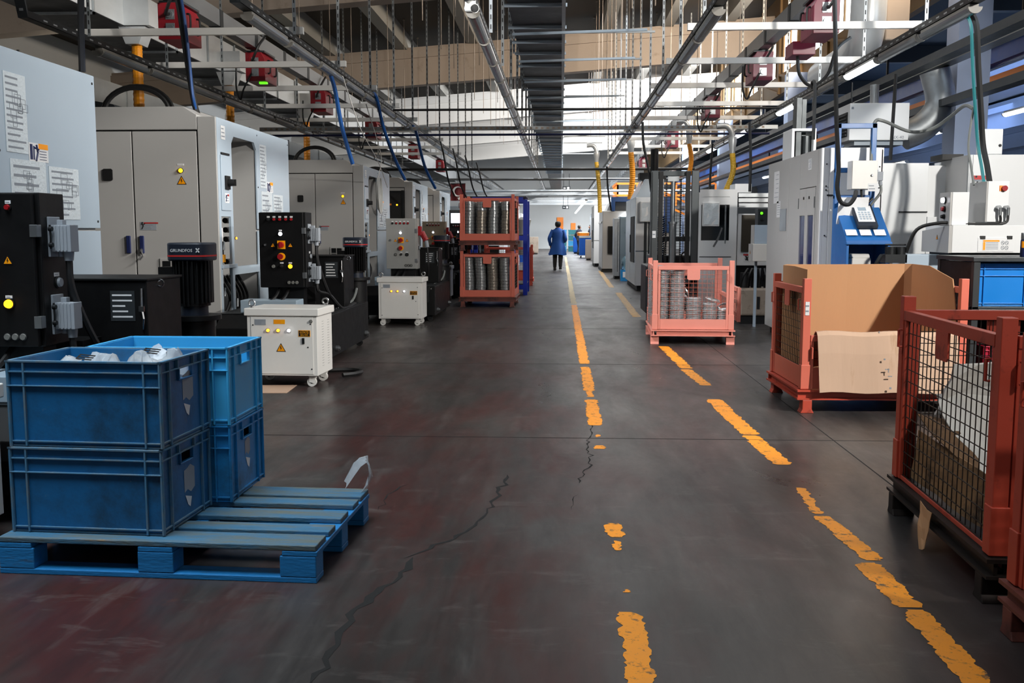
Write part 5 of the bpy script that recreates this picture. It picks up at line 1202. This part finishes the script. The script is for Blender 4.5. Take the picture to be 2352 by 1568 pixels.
cable('cable', [(-.05, .1, -.04), (-.02, .1, -.25), (.12, .1, -.38), (.3, .1, -.25), (.42, .2, .05), (.6, .3, .2)], .02, 'black_rubber', b)
# silver ventilation ducts and orange hoses over the left machines
t = T('ventilation_duct', 'large silver ventilation duct with dark underside over the left machines', 'duct', (-6.45, 0, 4.35))
B(-.9, 0, 8.5, 62, .012, .6).build('duct_body', 'duct_silver', t); B(-.9, 0, 8.5, 62, 0, .011).build('underside', 'duct_black', t)
for k in range(24): MB().box(-.95, .03, 0, .03, -.04, -.005).box(.004, .03, 0, .03, -.04, .63).build('bracket', 'galv', t, loc=(0, 9.3+1.5*k, 0))
t = T('ventilation_duct', 'second, lower silver duct close to the left wall', 'duct', (-9.6, 0, 3.6)); B(-.9, 0, 10, 62, 0, .9).build('duct_body', 'duct_silver', t)
for k in range(18): B(-.02, .02, 0, .03, -.03, .93).build('flange', 'galv', t, loc=(0, 11+2.2*k, 0))
def ribbed(name, pts, r, m, parent):
    P = smooth_path(pts, 26); return MB().tube(P, r, 12, [r*(1+.09*(i % 2)) for i in range(len(P))]).build(name, m, parent)
for i, (x, y, z0, z1) in enumerate(((-6.35, 15.0, 4.1, 2.3), (-6.35, 19.2, 4.1, 2.3), (-6.35, 25, 4.1, 2.4))):
    t = T('exhaust_hose', '%s orange ribbed exhaust hose hanging from the silver duct on the left' % ('nearest', 'second', 'third')[i], 'hose', (x, y, 0), 0, 'orange exhaust hoses on the left')
    MB().prism([(-.2, z0+.25), (.2, z0+.25), (.1, z0), (-.1, z0)], 'y', -.16, .16).box(-.1, .28, -.2, .2, z0+.26, z0+.62).build('funnel', 'duct_silver', t)
    ribbed('ribbed_hose', [(0, 0, z0), (0, 0, (z0+z1)/2), (0, .02, z1)], .075, 'hose_orange', t)
# yellow exhaust hoses on the right side
for i, (px, py, qx, qy, Y, r, lab) in enumerate(((1370, 372, 1378, 488, 31, .06, 'yellow exhaust hose hanging straight down left of the forklift mast'), (1449, 350, 1447, 458, 25, .065, 'thick orange ribbed hose between the far machine and the mast'), (1682, 352, 1668, 436, 19, .05, 'yellow ribbed hose hanging above the grey lathe'), (1583, 330, 1583, 400, 23, .05, 'orange ribbed hose behind the top of the mast'))):
    a = at(px, py, Y); e = at(qx, qy, Y); t = T('exhaust_hose', lab, 'hose', a)
    ribbed('ribbed_hose', [(0, 0, 0), ((e-a).x*.3+.05, 0, (e-a).z*.5), ((e-a).x, 0, (e-a).z)], r, 'hose_yellow' if i % 2 == 0 else 'hose_orange', t)
    MB().lathe([(r, 0), (r*1.2, .1), (r*1.6, .22), (r*1.5, .3)], 14).tube(smooth_path([(0, 0, .3), (-.03, 0, .4), (-.12, 0, .5), (-.3, 0, .5)]), r*1.1, 12).build('funnel', 'duct_silver', t, smooth=True)
# blue and black hoses dropping to the left machines
def drop(pts, r, m, lab, dx=0): tag(cable('air_hose', [at(x+dx, y, Y) for x, y, Y in pts], r, m), lab, 'hose')
drop([(398, -50, 10.4), (412, 20, 10.4), (430, 140, 10.4), (446, 235, 10.4), (458, 272, 10.45)], .03, 'black_rubber', 'thick black hose dropping to the second left machine')
drop([(405, -50, 10.35), (420, 30, 10.35), (432, 130, 10.35), (440, 215, 10.35), (448, 250, 10.4)], .016, 'hose_blue', 'blue air hose beside the thick black hose on the left', 2)
drop([(186, -50, 9.2), (186, 60, 9.2), (189, 165, 9.2)], .03, 'navy_paint', 'dark hose hanging behind the nearest left machine')
drop([(738, 150, 12.8), (748, 148, 13), (768, 200, 13.2), (785, 290, 13.4), (810, 376, 13.6)], .03, 'hose_blue', 'blue hose bundle dropping from the left rail to the third machine')
drop([(850, 216, 16), (864, 222, 16), (880, 290, 16.5), (905, 360, 17), (930, 412, 17.4)], .03, 'hose_blue', 'second blue hose dropping farther along the left rail')
drop([(945, 290, 20), (955, 300, 20), (975, 380, 20.5), (1000, 432, 21)], .03, 'hose_blue', 'third blue hose, farthest along the left rail')
for i, x in enumerate((1012, 1040, 1068, 1094)): drop([(x, 325+16*i, 24+2*i), (x+6, 350+14*i, 24+2*i), (x+18, 415+8*i, 24.5+2*i), (x+32, 450+4*i, 25+2*i)], .022, 'black_rubber', '%s thin black hose from the left, above the stacked cages' % ('first', 'second', 'third', 'fourth')[i])
for i, (pts, lab) in enumerate((([(1476, 280, 14.5), (1478, 330, 14.5), (1490, 390, 14.5), (1496, 440, 14.5)], 'black cable hanging down along the left side of the mast'), ([(1394, 382, 22), (1396, 430, 22), (1404, 484, 22)], 'black hose hanging left of the galvanised cabinet'), ([(1637, 330, 17), (1633, 380, 17), (1630, 436, 17)], 'thin black cable above the grey lathe'), ([(1722, 280, 13.5), (1724, 360, 13.5), (1722, 440, 13.5)], 'black hose above the rear cabinet of the lathe'), ([(2058, 170, 12), (2052, 260, 12), (2045, 368, 12)], 'thin black rod-like cable in front of the heater'), ([(1868, 205, 11.4), (1866, 190, 11.4), (1872, 200, 11.3), (1868, 320, 11.2)], 'black cable looping over the right rail'))):
    tag(cable('hanging_cable', [at(*p) for p in pts], .02, 'black_rubber'), lab, 'cable')
tag(cable('thin_cord', [at(787, 175, 13), at(800, 215, 13.3), at(830, 300, 14.2), at(868, 370, 16), at(890, 430, 18)], .007, 'white_plastic'), 'thin pale cord hanging slack from the left rail', 'cord')
# pipes and trays running across the hall
for (y, z, r, x0, x1, m, lab) in ((17.4, 3.42, .02, -2.9, 3.9, 'black_rubber', 'black cable run crossing the hall above the machines'), (20.2, 3.26, .022, -6, 4.1, 'sign_blue', 'dark pipe under the perforated tray crossing the hall'), (30.5, 3.2, .04, -6, 4, 'black_rubber', 'nearer of two far black pipes crossing the hall'), (33.5, 3.05, .04, -6, 4, 'steel', 'pale far pipe crossing the hall'), (38, 2.85, .05, -6, 5, 'galv', 'farther pale pipe crossing the hall'), (44, 2.9, .05, -6, 5, 'galv', 'far pale pipe beyond the crossing pipes')):
    tag(MB().cyl((x0, y, z), (x1, y, z), r, n=8).build('cross_pipe', m, None, smooth=True), lab, 'pipe')
t = T('cable_tray', 'perforated tray crossing the whole hall from side to side', 'cable tray', (0, 19.9, 3.32)); t_mb = MB().box(-6, 4.2, 0, .06, 0, .004).box(-6, 4.2, 0, .004, .004, .075)
mb = t_mb; mb.m = 1
for k in range(90): mb.box(-5.9+.11*k, -5.85+.11*k, -.001, 0, .02, .055)
mb.build('channel', ['galv', 'tank_rust'], t)
for k, (y, z) in enumerate(((46, 3.0), (50, 3.1), (54, 3.0), (58, 3.05), (63, 3.1), (68, 3.1))): tag(MB().box(-5, 6, 0, .12, 0, .12).build('cross_channel', 'galv', None, loc=(0, y, z)), '%s pale channel crossing high over the far aisle' % ('first', 'second', 'third', 'fourth', 'fifth', 'sixth')[k], 'metal channel')
# camera on the rail
p = at(1085, 22, 9.35); t = T('security_camera', 'white bullet security camera at the end of the rail left of the duct', 'camera', p)
MB().cyl((-.02, .02, .02), (-.02, .02, .16), .05).build('mount', 'white_plastic', t, smooth=True)
MB().cyl((-.04, .05, .02), (.03, -.1, -.01), .042).build('body', 'white_plastic', t, smooth=True); MB().cyl((.03, -.1, -.01), (.033, -.106, -.011), .036).build('lens', 'glass_dark', t, smooth=True)
# ---------------------------------------------------------------- right bay: heater, round duct, crane rail
a = at(1950, 322, 14.2); e = at(2090, 236, 14.2)
t = T('unit_heater', 'white unit heater with a black louvre hanging under the right bay', 'heater', (a.x, 14.2, a.z)); w = e.x-a.x; h = e.z-a.z
B(.0, w, 0, .7, 0, h).build('body', 'machine_white', t, bevel=.006); B(.1, w*.95, .1, .6, -.06, -.002).build('drip_tray', 'machine_side', t)
B(-.012, 0, .1, .6, h*.12, h*.78).build('louvre', 'seam_black', t); mb = MB()
for k in range(7): mb.box(-.03, -.013, .1, .6, h*(.15+.09*k), h*(.17+.09*k))
mb.build('slat', 'shelf_grey', t); text('lettering', 'NX-40', .06, 'print', t, (w*.82, -.002, h*.07)); B(.02, .05, -.004, 0, h*.84, h*.9).build('emblem', 'print', t)
for x in (.1, w-.1): MB().cyl((x, .3, h), (x, .3, h+.32), .012, n=6).build('rod', 'dark_steel', t)
MB().cyl((w*.55, .4, h), (w*.55, .4, h+.3), .06).build('flue', 'galv', t, smooth=True)
t = T('round_duct', 'bright silver round duct coming down beside the right rail', 'duct', (4.41, 15.0, 0))
P = smooth_path([(0, 0, zb(4.4)+1.5), (0, 0, 5.9), (0, 0, 4.6), (0, .06, 4.25), (0, .25, 4.05), (0, .8, 3.97), (0, 2.5, 3.95)], 7)
MB().tube(P, .25, 28).build('duct_body', 'duct_silver', t, smooth=True); MB().cyl((0, 0, 4.85), (0, 0, 4.9), .262, n=28).build('joint_band', 'galv', t, smooth=True)
t = T('square_duct', 'beige square duct beside the bright round duct', 'duct', (4.69, 15.1, 0)); MB().box(.0, .34, 0, .4, 4.1, zb(4.7)+1.5).build('duct_body', 'concrete', t, bevel=.02)
t = T('crane_beam', 'blue crane beam with an orange conductor rail in the right bay', 'crane beam', (6.6, 0, 3.86))
MB().box(-.1, .1, 8, 60, 0, .02).box(-.012, .012, 8, 60, .02, .28).box(-.1, .1, 8, 60, .28, .3).build('beam', 'crane_blue', t)
MB().box(.08, .16, 8, 60, -.2, -.12).build('conductor_rail', 'orange', t); MB().box(.2, .24, 8, 60, -.16, -.1).build('rail', 'dark_steel', t)
for k in range(8): MB().box(-.02, .02, 0, .04, .3, 1.4).box(.1, .14, 0, .04, -.12, .0).build('hanger', 'dark_steel', t, loc=(0, 9+6*k, 0))
for i, (x, z, m) in enumerate(((4.7, 3.45, 'shelf_grey'), (5.3, 3.62, 'steel'), (5.3, 3.05, 'shelf_grey'))):
    tag(MB().box(-.09, .09, 8.5, 55, 0, .1).build('cable_tray', m, None, loc=(x, 0, z)), ('dark tray just right of the right-hand light rail', 'pale tray between the right rail and the crane beam', 'dark blue pipe run under the right bay')[i], 'cable tray')
t = T('silver_duct', 'blue-lit silver duct elbow behind the heater, by the painted column', 'duct', (5.2, 14.5, 2.62)); P = smooth_path([(0, 0, .95), (.1, 0, .5), (-.1, 0, .2), (-.4, 0, .05)], 6); MB().tube(P, .2, 20).build('duct_body', 'galv', t, smooth=True)
# ---------------------------------------------------------------- things along the far aisle
def rack(label, x, y, w, d, h, m):
    t = T('pallet_rack', label, 'rack', (x, y, 0))
    for (i, j) in ((0, 0), (1, 0), (0, 1), (1, 1)): B(i*(w-.09), i*(w-.09)+.09, j*(d-.09), j*(d-.09)+.09, 0, h).build('upright', m, t)
    for z in (.12, 1.15, 1.95): MB().box(.09, w-.09, 0, .05, z, z+.1).box(.09, w-.09, d-.05, d, z, z+.1).build('beam', m, t); B(.02, w-.02, .05, d-.05, z+.1, z+.12).build('shelf', 'shelf_grey', t)
    return t
rack('blue steel pallet rack behind the stacked salmon cages', -1.95, 21.0, 1.25, 1.4, 2.0, 'blue_steel')
for i, (x, z) in enumerate(((-1.8, .245), (-1.35, .245), (-1.8, 1.275), (-1.35, 1.275))): tag(B(-.18, .18, -.3, .3, 0, .5).build('bin', 'crate_bright' if i != 1 else 'blue_drum', None, loc=(x+.1, 21.6, z), bevel=.01), 'blue bin on the %s shelf of the blue rack, %s one' % (('lower', 'upper')[i//2], ('left', 'right')[i % 2]), 'bin')
t = T('blue_drum', 'dark blue oil drum on the left of the far aisle', 'drum', (-1.9, 43.5, 0)); MB().lathe([(.29, 0), (.29, .3), (.305, .31), (.29, .33), (.29, .6), (.305, .61), (.29, .63), (.29, .88), (.26, .88)], 20).build('body', 'blue_drum', t, smooth=True)
make_cage('dark red empty-looking mesh cage beyond the blue rack', (-1.3, 25.2, 0), math.radians(1), 1.2, .95, 'cage_red', 'cage_red', 'wire_dark', 'FBLR', group='far mesh cages')
t = T('work_coat', 'grey work coat hanging beyond the blue rack', 'coat', (-1.0, 27.2, .7)); MB().lathe([(.16, 0), (.17, .3), (.14, .7), (.2, .95), (.08, 1.02)], 14).build('cloth', 'machine_grey', t, smooth=True); B(-.02, .02, -.02, .02, -.7, 0).build('stand', 'dark_steel', t)
for i, (x, y) in enumerate(((-1.75, 33), (-1.7, 38), (-2.6, 36))):
    t = T('door_frame', '%s white door frame along the left of the far aisle' % ('nearest', 'second', 'third')[i], 'frame', (x, y, 0)); MB().box(0, .07, 0, .07, 0, 2.3).box(0, .07, 1.2, 1.27, 0, 2.3).box(0, .07, .07, 1.2, 2.2, 2.3).build('frame', 'machine_white', t)
for i in range(8):
    x = 1.0+.0*i; zz = (i//2)*.36
    tag(MB().box(-.33, .33, -.22, .22, 0, .34).box(-.35, .35, -.24, .24, .29, .34).build('plastic_crate', 'hose_teal' if i % 3 else 'crate_light', None, loc=(.05+.78*(i % 2), 66, zz+.001)), 'blue crate in the %s layer of the far stack, %s column' % (('bottom', 'second', 'third', 'top')[i//2], ('left', 'right')[i % 2]), 'crate')
for i, (x, y, m, h) in enumerate(((-4.5, 34.6, 'machine_side', 2.2), (-4.2, 40.5, 'machine_white', 2.3), (-4.4, 47, 'machine_grey', 2.1), (-4.0, 54, 'machine_white', 2.3), (-4.2, 61, 'machine_side', 2.2), (1.7, 54.5, 'machine_white', 2.1), (1.9, 62, 'machine_side', 2.3))):
    box_machine('%s machine block of the far %s row' % (('first pale', 'second white', 'third grey', 'fourth white', 'fifth pale', 'white', 'farthest pale')[i], 'left' if x < 0 else 'right'), x, x+(1.9 if x < 0 else 1.3), y, y+3.6, h, m, m)
for i, (x, y, m, w, h) in enumerate(((1.15, 46.5, 'concrete', .3, .95), (.75, 60, 'crane_blue', .5, 1.0), (-1.9, 58, 'tank_rust', .6, 1.0), (-2.6, 30.5, 'black_paint', .7, .9))):
    t = T('floor_cabinet', ('beige narrow cabinet', 'small blue cabinet', 'rusty container', 'black low cabinet')[i]+' standing on the floor of the far aisle', 'cabinet', (x, y, 0)); B(0, w, 0, .5, .06, h).build('body', m, t, bevel=.01); B(.05, w-.05, .05, .45, 0, .06).build('plinth', 'seam_black', t); B(.04, w-.04, -.02, 0, .1, h-.05).build('door', m, t)
for i, (px, py) in enumerate(((1301, 432), (1299, 476))):
    p = at(px, py, 42+8*i); t = T('exit_sign', '%s grey hanging sign with arrow and running figure over the aisle' % ('nearer', 'farther')[i], 'sign', p); B(-.16, .16, 0, .03, -.08, .08).build('board', 'shelf_grey', t); MB().prism([(-.13, 0), (-.08, .04), (-.08, .015), (-.02, .015), (-.02, -.015), (-.08, -.015), (-.08, -.04)], 'y', -.006, 0).box(.03, .12, -.006, 0, -.05, .05).build('arrow', 'paper', t); MB().cyl((-.12, .015, .08), (-.12, .015, .6), .01, n=5).cyl((.12, .015, .08), (.12, .015, .6), .01, n=5).build('rod', 'dark_steel', t)
# ---------------------------------------------------------------- people
def person(label, loc, rz, cloth, legs, sc=1.0, coat=True):
    t = T('person', label, 'person', loc, rz); t.scale = (sc, sc, sc)
    V = [((0, 0, .92), .13), ((0, .0, 1.1), .125), ((0, .01, 1.28), .145), ((0, 0, 1.4), .07), ((0, .015, 1.47), .055), ((0, .035, 1.53), .082), ((0, .035, 1.6), .085)]
    E = [(0, 1), (1, 2), (2, 3), (3, 4), (4, 5), (5, 6)]
    def chain(root, pts):
        p = root
        for c, r in pts: V.append((c, r)); E.append((p, len(V)-1)); p = len(V)-1
        return p
    chain(0, [((-.09, 0, .84), .09), ((-.1, .07, .47), .06), ((-.1, .0, .1), .042), ((-.1, .12, .04), .035)])
    chain(0, [((.09, 0, .84), .09), ((.1, .0, .47), .06), ((.1, -.12, .14), .042), ((.1, -.04, .045), .035)])
    hands = [chain(2, [((-.18, 0, 1.34), .06), ((-.27, -.07, 1.1), .045), ((-.25, .03, .86), .032), ((-.25, .05, .79), .034)]),
             chain(2, [((.18, 0, 1.34), .06), ((.25, -.03, 1.1), .045), ((.2, .17, .98), .032), ((.18, .24, .97), .034)])]
    for hi, h in enumerate(hands):
        c = Vector(V[h][0]); d = Vector((0, .15, -1)) if hi == 0 else Vector((-.2, 1, -.1)); d.normalize()
        for k in range(4):
            o = Vector((0, (k-1.5)*.017, 0)) if hi == 0 else Vector((0, 0, (k-1.5)*.017)); L = (.07, .08, .075, .058)[k]
            chain(h, [(tuple(c+o+d*.035), .009), (tuple(c+o*1.1+d*(.035+L*.55)), .0085), (tuple(c+o*1.1+d*(.035+L)+Vector((.012, .004, 0))), .007)])
        chain(h, [(tuple(c+(Vector((.01, .035, .0)) if hi == 0 else Vector((0, .0, .035)))), .01), (tuple(c+(Vector((.015, .055, -.03)) if hi == 0 else Vector((-.01, .03, .055)))), .008)])
    me = bpy.data.meshes.new('body'); me.from_pydata([v[0] for v in V], E, []); me.materials.append(M['skin'])
    o = bpy.data.objects.new('body', me); C.objects.link(o); o.parent = t
    s = o.modifiers.new('skin', 'SKIN')
    sv = me.skin_vertices[0].data if me.skin_vertices else None
    if sv is None:
        bm = bmesh.new(); bm.from_mesh(me); bm.verts.layers.skin.verify(); bm.to_mesh(me); bm.free(); sv = me.skin_vertices[0].data
    for i, (c, r) in enumerate(V): sv[i].radius = (r, r); sv[i].use_root = (i == 0)
    u = o.modifiers.new('sub', 'SUBSURF'); u.levels = 1; u.render_levels = 2
    # hair, ears and nose stay with the head
    hm = MB().lathe([(0.02, .0), (.075, .02), (.1, .08), (.105, .13), (.085, .18), (.03, .205), (0, .208)], 16, (0, .03, 1.47)); hm.v = [(x, y-.015 if y < .03 else .015+(y-.03)*(.3 if z < 1.61 else .9), z) for x, y, z in hm.v]; hm.build('hair', 'hair', t, smooth=True)
    MB().prism([(.12, 1.52), (.15, 1.515), (.12, 1.56)], 'x', -.012, .012).build('nose', 'skin', t)
    for sx in (-1, 1): MB().cyl((sx*.088, .035, 1.545), (sx*.1, .03, 1.545), .022, .018, n=8).build('ear', 'skin', t); MB().cyl((sx*.03, .118, 1.57), (sx*.03, .124, 1.57), .01, n=8).build('eye', 'sign_black', t)
    B(-.025, .025, .115, .122, 1.485, 1.493).build('mouth', 'sign_red', t)
    tr = MB()
    tr.tube(smooth_path([(-.09, 0, .9), (-.1, .03, .66), (-.1, .06, .46), (-.1, .02, .25), (-.1, .0, .1)], 4), .08, 12, [.105-.003*i for i in range(17)])
    tr.tube(smooth_path([(.09, 0, .9), (.1, .0, .66), (.1, -.01, .46), (.1, -.08, .27), (.1, -.12, .13)], 4), .08, 12, [.105-.003*i for i in range(17)]); tr.build('trousers', legs, t, smooth=True)
    for (x, y, z) in ((-.1, .04, .0), (.1, -.1, .035)): MB().prism([(-.09, 0), (.16, 0), (.17, .03), (.05, .09), (-.08, .1)], 'x', -.045, .045).build('shoe', 'seam_black', t, loc=(x, y, z), bevel=.015, rot=(0, 0, 0)).data.transform(Matrix(((1, 0, 0, 0), (0, 1, 0, 0), (0, 0, 1, 0), (0, 0, 0, 1))))
    ct = MB(); n = 28
    secs = [(.075, .07, 1.46, 0), (.1, .085, 1.425, 0), (.19, .115, 1.375, 0), (.215, .145, 1.27, 0), (.2, .14, 1.1, 0), (.205, .15, 1.0, 0), (.23, .17, .86, -.0), (.265, .19, .7, -.01), (.3, .21, .53, -.03)] if coat else [(.075, .07, 1.46, 0), (.1, .085, 1.425, 0), (.19, .115, 1.375, 0), (.21, .145, 1.27, 0), (.19, .135, 1.1, 0), (.2, .15, .9, 0)]
    rows = []
    for k, (a, b, z, dx) in enumerate(secs):
        fl = max(0, (1.0-z))*.09
        rows.append([(dx+(a+fl*math.sin(5*q+1))*math.cos(q), (b+fl*.5*math.sin(4*q))*math.sin(q), z+(.02*math.sin(3*q) if z < .6 else 0)) for q in [2*PI*i/n for i in range(n+1)]])
    ct.sheet(rows)
    ct.tube(smooth_path([(-.16, 0, 1.36), (-.225, -.03, 1.24), (-.285, -.075, 1.08), (-.27, 0, .95), (-.255, .035, .85)], 4), .07, 12, [.078-.0018*i for i in range(17)])
    ct.tube(smooth_path([(.16, 0, 1.36), (.22, -.01, 1.24), (.265, -.03, 1.08), (.24, .09, 1.01), (.2, .19, .975)], 4), .07, 12, [.078-.0018*i for i in range(17)])
    ct.build('coat' if coat else 'jacket', cloth, t, smooth=True)
    return t
person('person in a knee-length blue work coat and black trousers walking away down the aisle', (-.1, 34.4, 0), math.radians(-4), 'coat_blue', 'cloth_black', 1.0)
person('person in dark navy clothes bending at the far right of the aisle', (1.05, 57.5, 0), math.radians(-60), 'cloth_navy', 'cloth_navy', 1.0, False)
person('person in dark clothes standing right at the far machines', (1.75, 59.3, 0), math.radians(80), 'cloth_navy', 'cloth_black', 1.02, False)
# ---------------------------------------------------------------- light
def area(name, loc, tgt, sx, sy, power, col=(1, 1, 1), spread=180):
    l = bpy.data.lights.new(name, 'AREA'); l.shape = 'RECTANGLE'; l.size = sx; l.size_y = sy; l.energy = power; l.color = col; l.spread = math.radians(spread)
    o = bpy.data.objects.new(name, l); C.objects.link(o); o.location = loc
    o.rotation_euler = (Vector(tgt)-Vector(loc)).to_track_quat('-Z', 'Y').to_euler(); return o
def spot(name, loc, tgt, ang, power, col=(1, 1, 1), r=.25, blend=.6):
    l = bpy.data.lights.new(name, 'SPOT'); l.energy = power; l.color = col; l.spot_size = math.radians(ang); l.spot_blend = blend; l.shadow_soft_size = r
    o = bpy.data.objects.new(name, l); C.objects.link(o); o.location = loc
    o.rotation_euler = (Vector(tgt)-Vector(loc)).to_track_quat('-Z', 'Y').to_euler(); return o
spot('cage_fill', (4.3, .8, 4.7), (2.05, 4.2, .8), 34, 620, (1, .96, .9), .12, .5)  # added spot fill brightening the cardboard in the foreground cage; no fitting there
w = bpy.data.worlds.new('world'); bpy.context.scene.world = w; w.use_nodes = True
w.node_tree.nodes['Background'].inputs[0].default_value = (.75, .87, 1, 1); w.node_tree.nodes['Background'].inputs[1].default_value = .06
spot('high_bay_lamp', (5.35, 3.5, 4.05), (1.9, 10.2, 1.3), 80, 2300, (1, .96, .9), .12, .5)
area('near_fill', (-2.4, 3.0, 5.4), (-2.0, 4.3, 0), 3, 3, 115, (.84, .93, 1), 85)  # added overhead fill for crates and pallet, under a closed roof deck
area('side_fill', (5.9, 11, 4.4), (-3.5, 12, 1.4), 4, 1.2, 60, (.72, .86, 1), 130)  # added bluish fill for the left machine sides, no source modelled
area('rear_fill', (5, -4.5, 4.2), (0, 8, 1.2), 4, 2, 22, (1, .98, .95), 110)  # added soft fill behind the viewpoint; no window is built there
for y, p in ((9.5, 85), (15.5, 150), (25, 420), (35.5, 850), (45.5, 1100), (56, 1800), (67, 3000)):
    area('roof_fill', (1.5, y, 6.4), (1.5, y, 0), 5, 4, p, (.94, .97, 1), 150)  # added ambient fill under the deck, standing in for far skylights
for y, p, c in ((14.5, 420, (1, .78, .55)), (24.5, 800, (1, .84, .66)), (35, 2200, (.97, .98, 1)), (45, 1500, (.97, .98, 1)), (56, 1500, (.97, .98, 1))):
    area('clerestory_light', (5.9, y, 6.3), (-2, y+5, 7.4), 2.5, .9, p, c, 160)
area('duct_fill', (5.9, 7.5, 6.3), (-8, 12, 4.4), 3, .8, 420, (1, .97, .92), 70)  # added narrow fill brightening the left ducts; the window row starts beyond it
area('machine_fill', (-3.2, 8.5, 6.2), (2.8, 12, 1), 2, 2, 130, (.95, .97, 1), 60)  # added fill for the aisle side of the glass-door machine
for y in (14, 20, 28, 40): area('bay_light', (10, y, 4.6), (10, y, 0), 3, 3, 90, (.45, .62, 1), 160)
area('left_fill', (-9, 22, 5.8), (-6, 24, 0), 3, 16, 420, (1, .9, .76), 150)  # added warm fill over the left ducts, beneath a closed deck
sc = bpy.context.scene
sc.view_settings.view_transform = 'Standard'; sc.view_settings.look = 'None'; sc.view_settings.gamma = 1; sc.view_settings.exposure = 0; sc.view_settings.use_curve_mapping = False
for y in (16, 26, 38): area('bay_wall_fill', (8.2, y, 3.0), (18, y+6, 3.6), 3, 1, 60, (.5, .68, 1), 150)  # added bluish fill to lift the dark bay walls
for y in (16, 24, 34): area('bay_up_fill', (10, y, 3.3), (10, y, 6), 4, 2, 60, (.5, .68, 1), 170)  # added upward fill brightening the bay ceiling; no fitting points up there
sc.cycles.max_bounces = 3; sc.cycles.diffuse_bounces = 2; sc.cycles.glossy_bounces = 2; sc.cycles.sample_clamp_indirect = 5; sc.cycles.adaptive_threshold = .05; sc.cycles.use_denoising = True
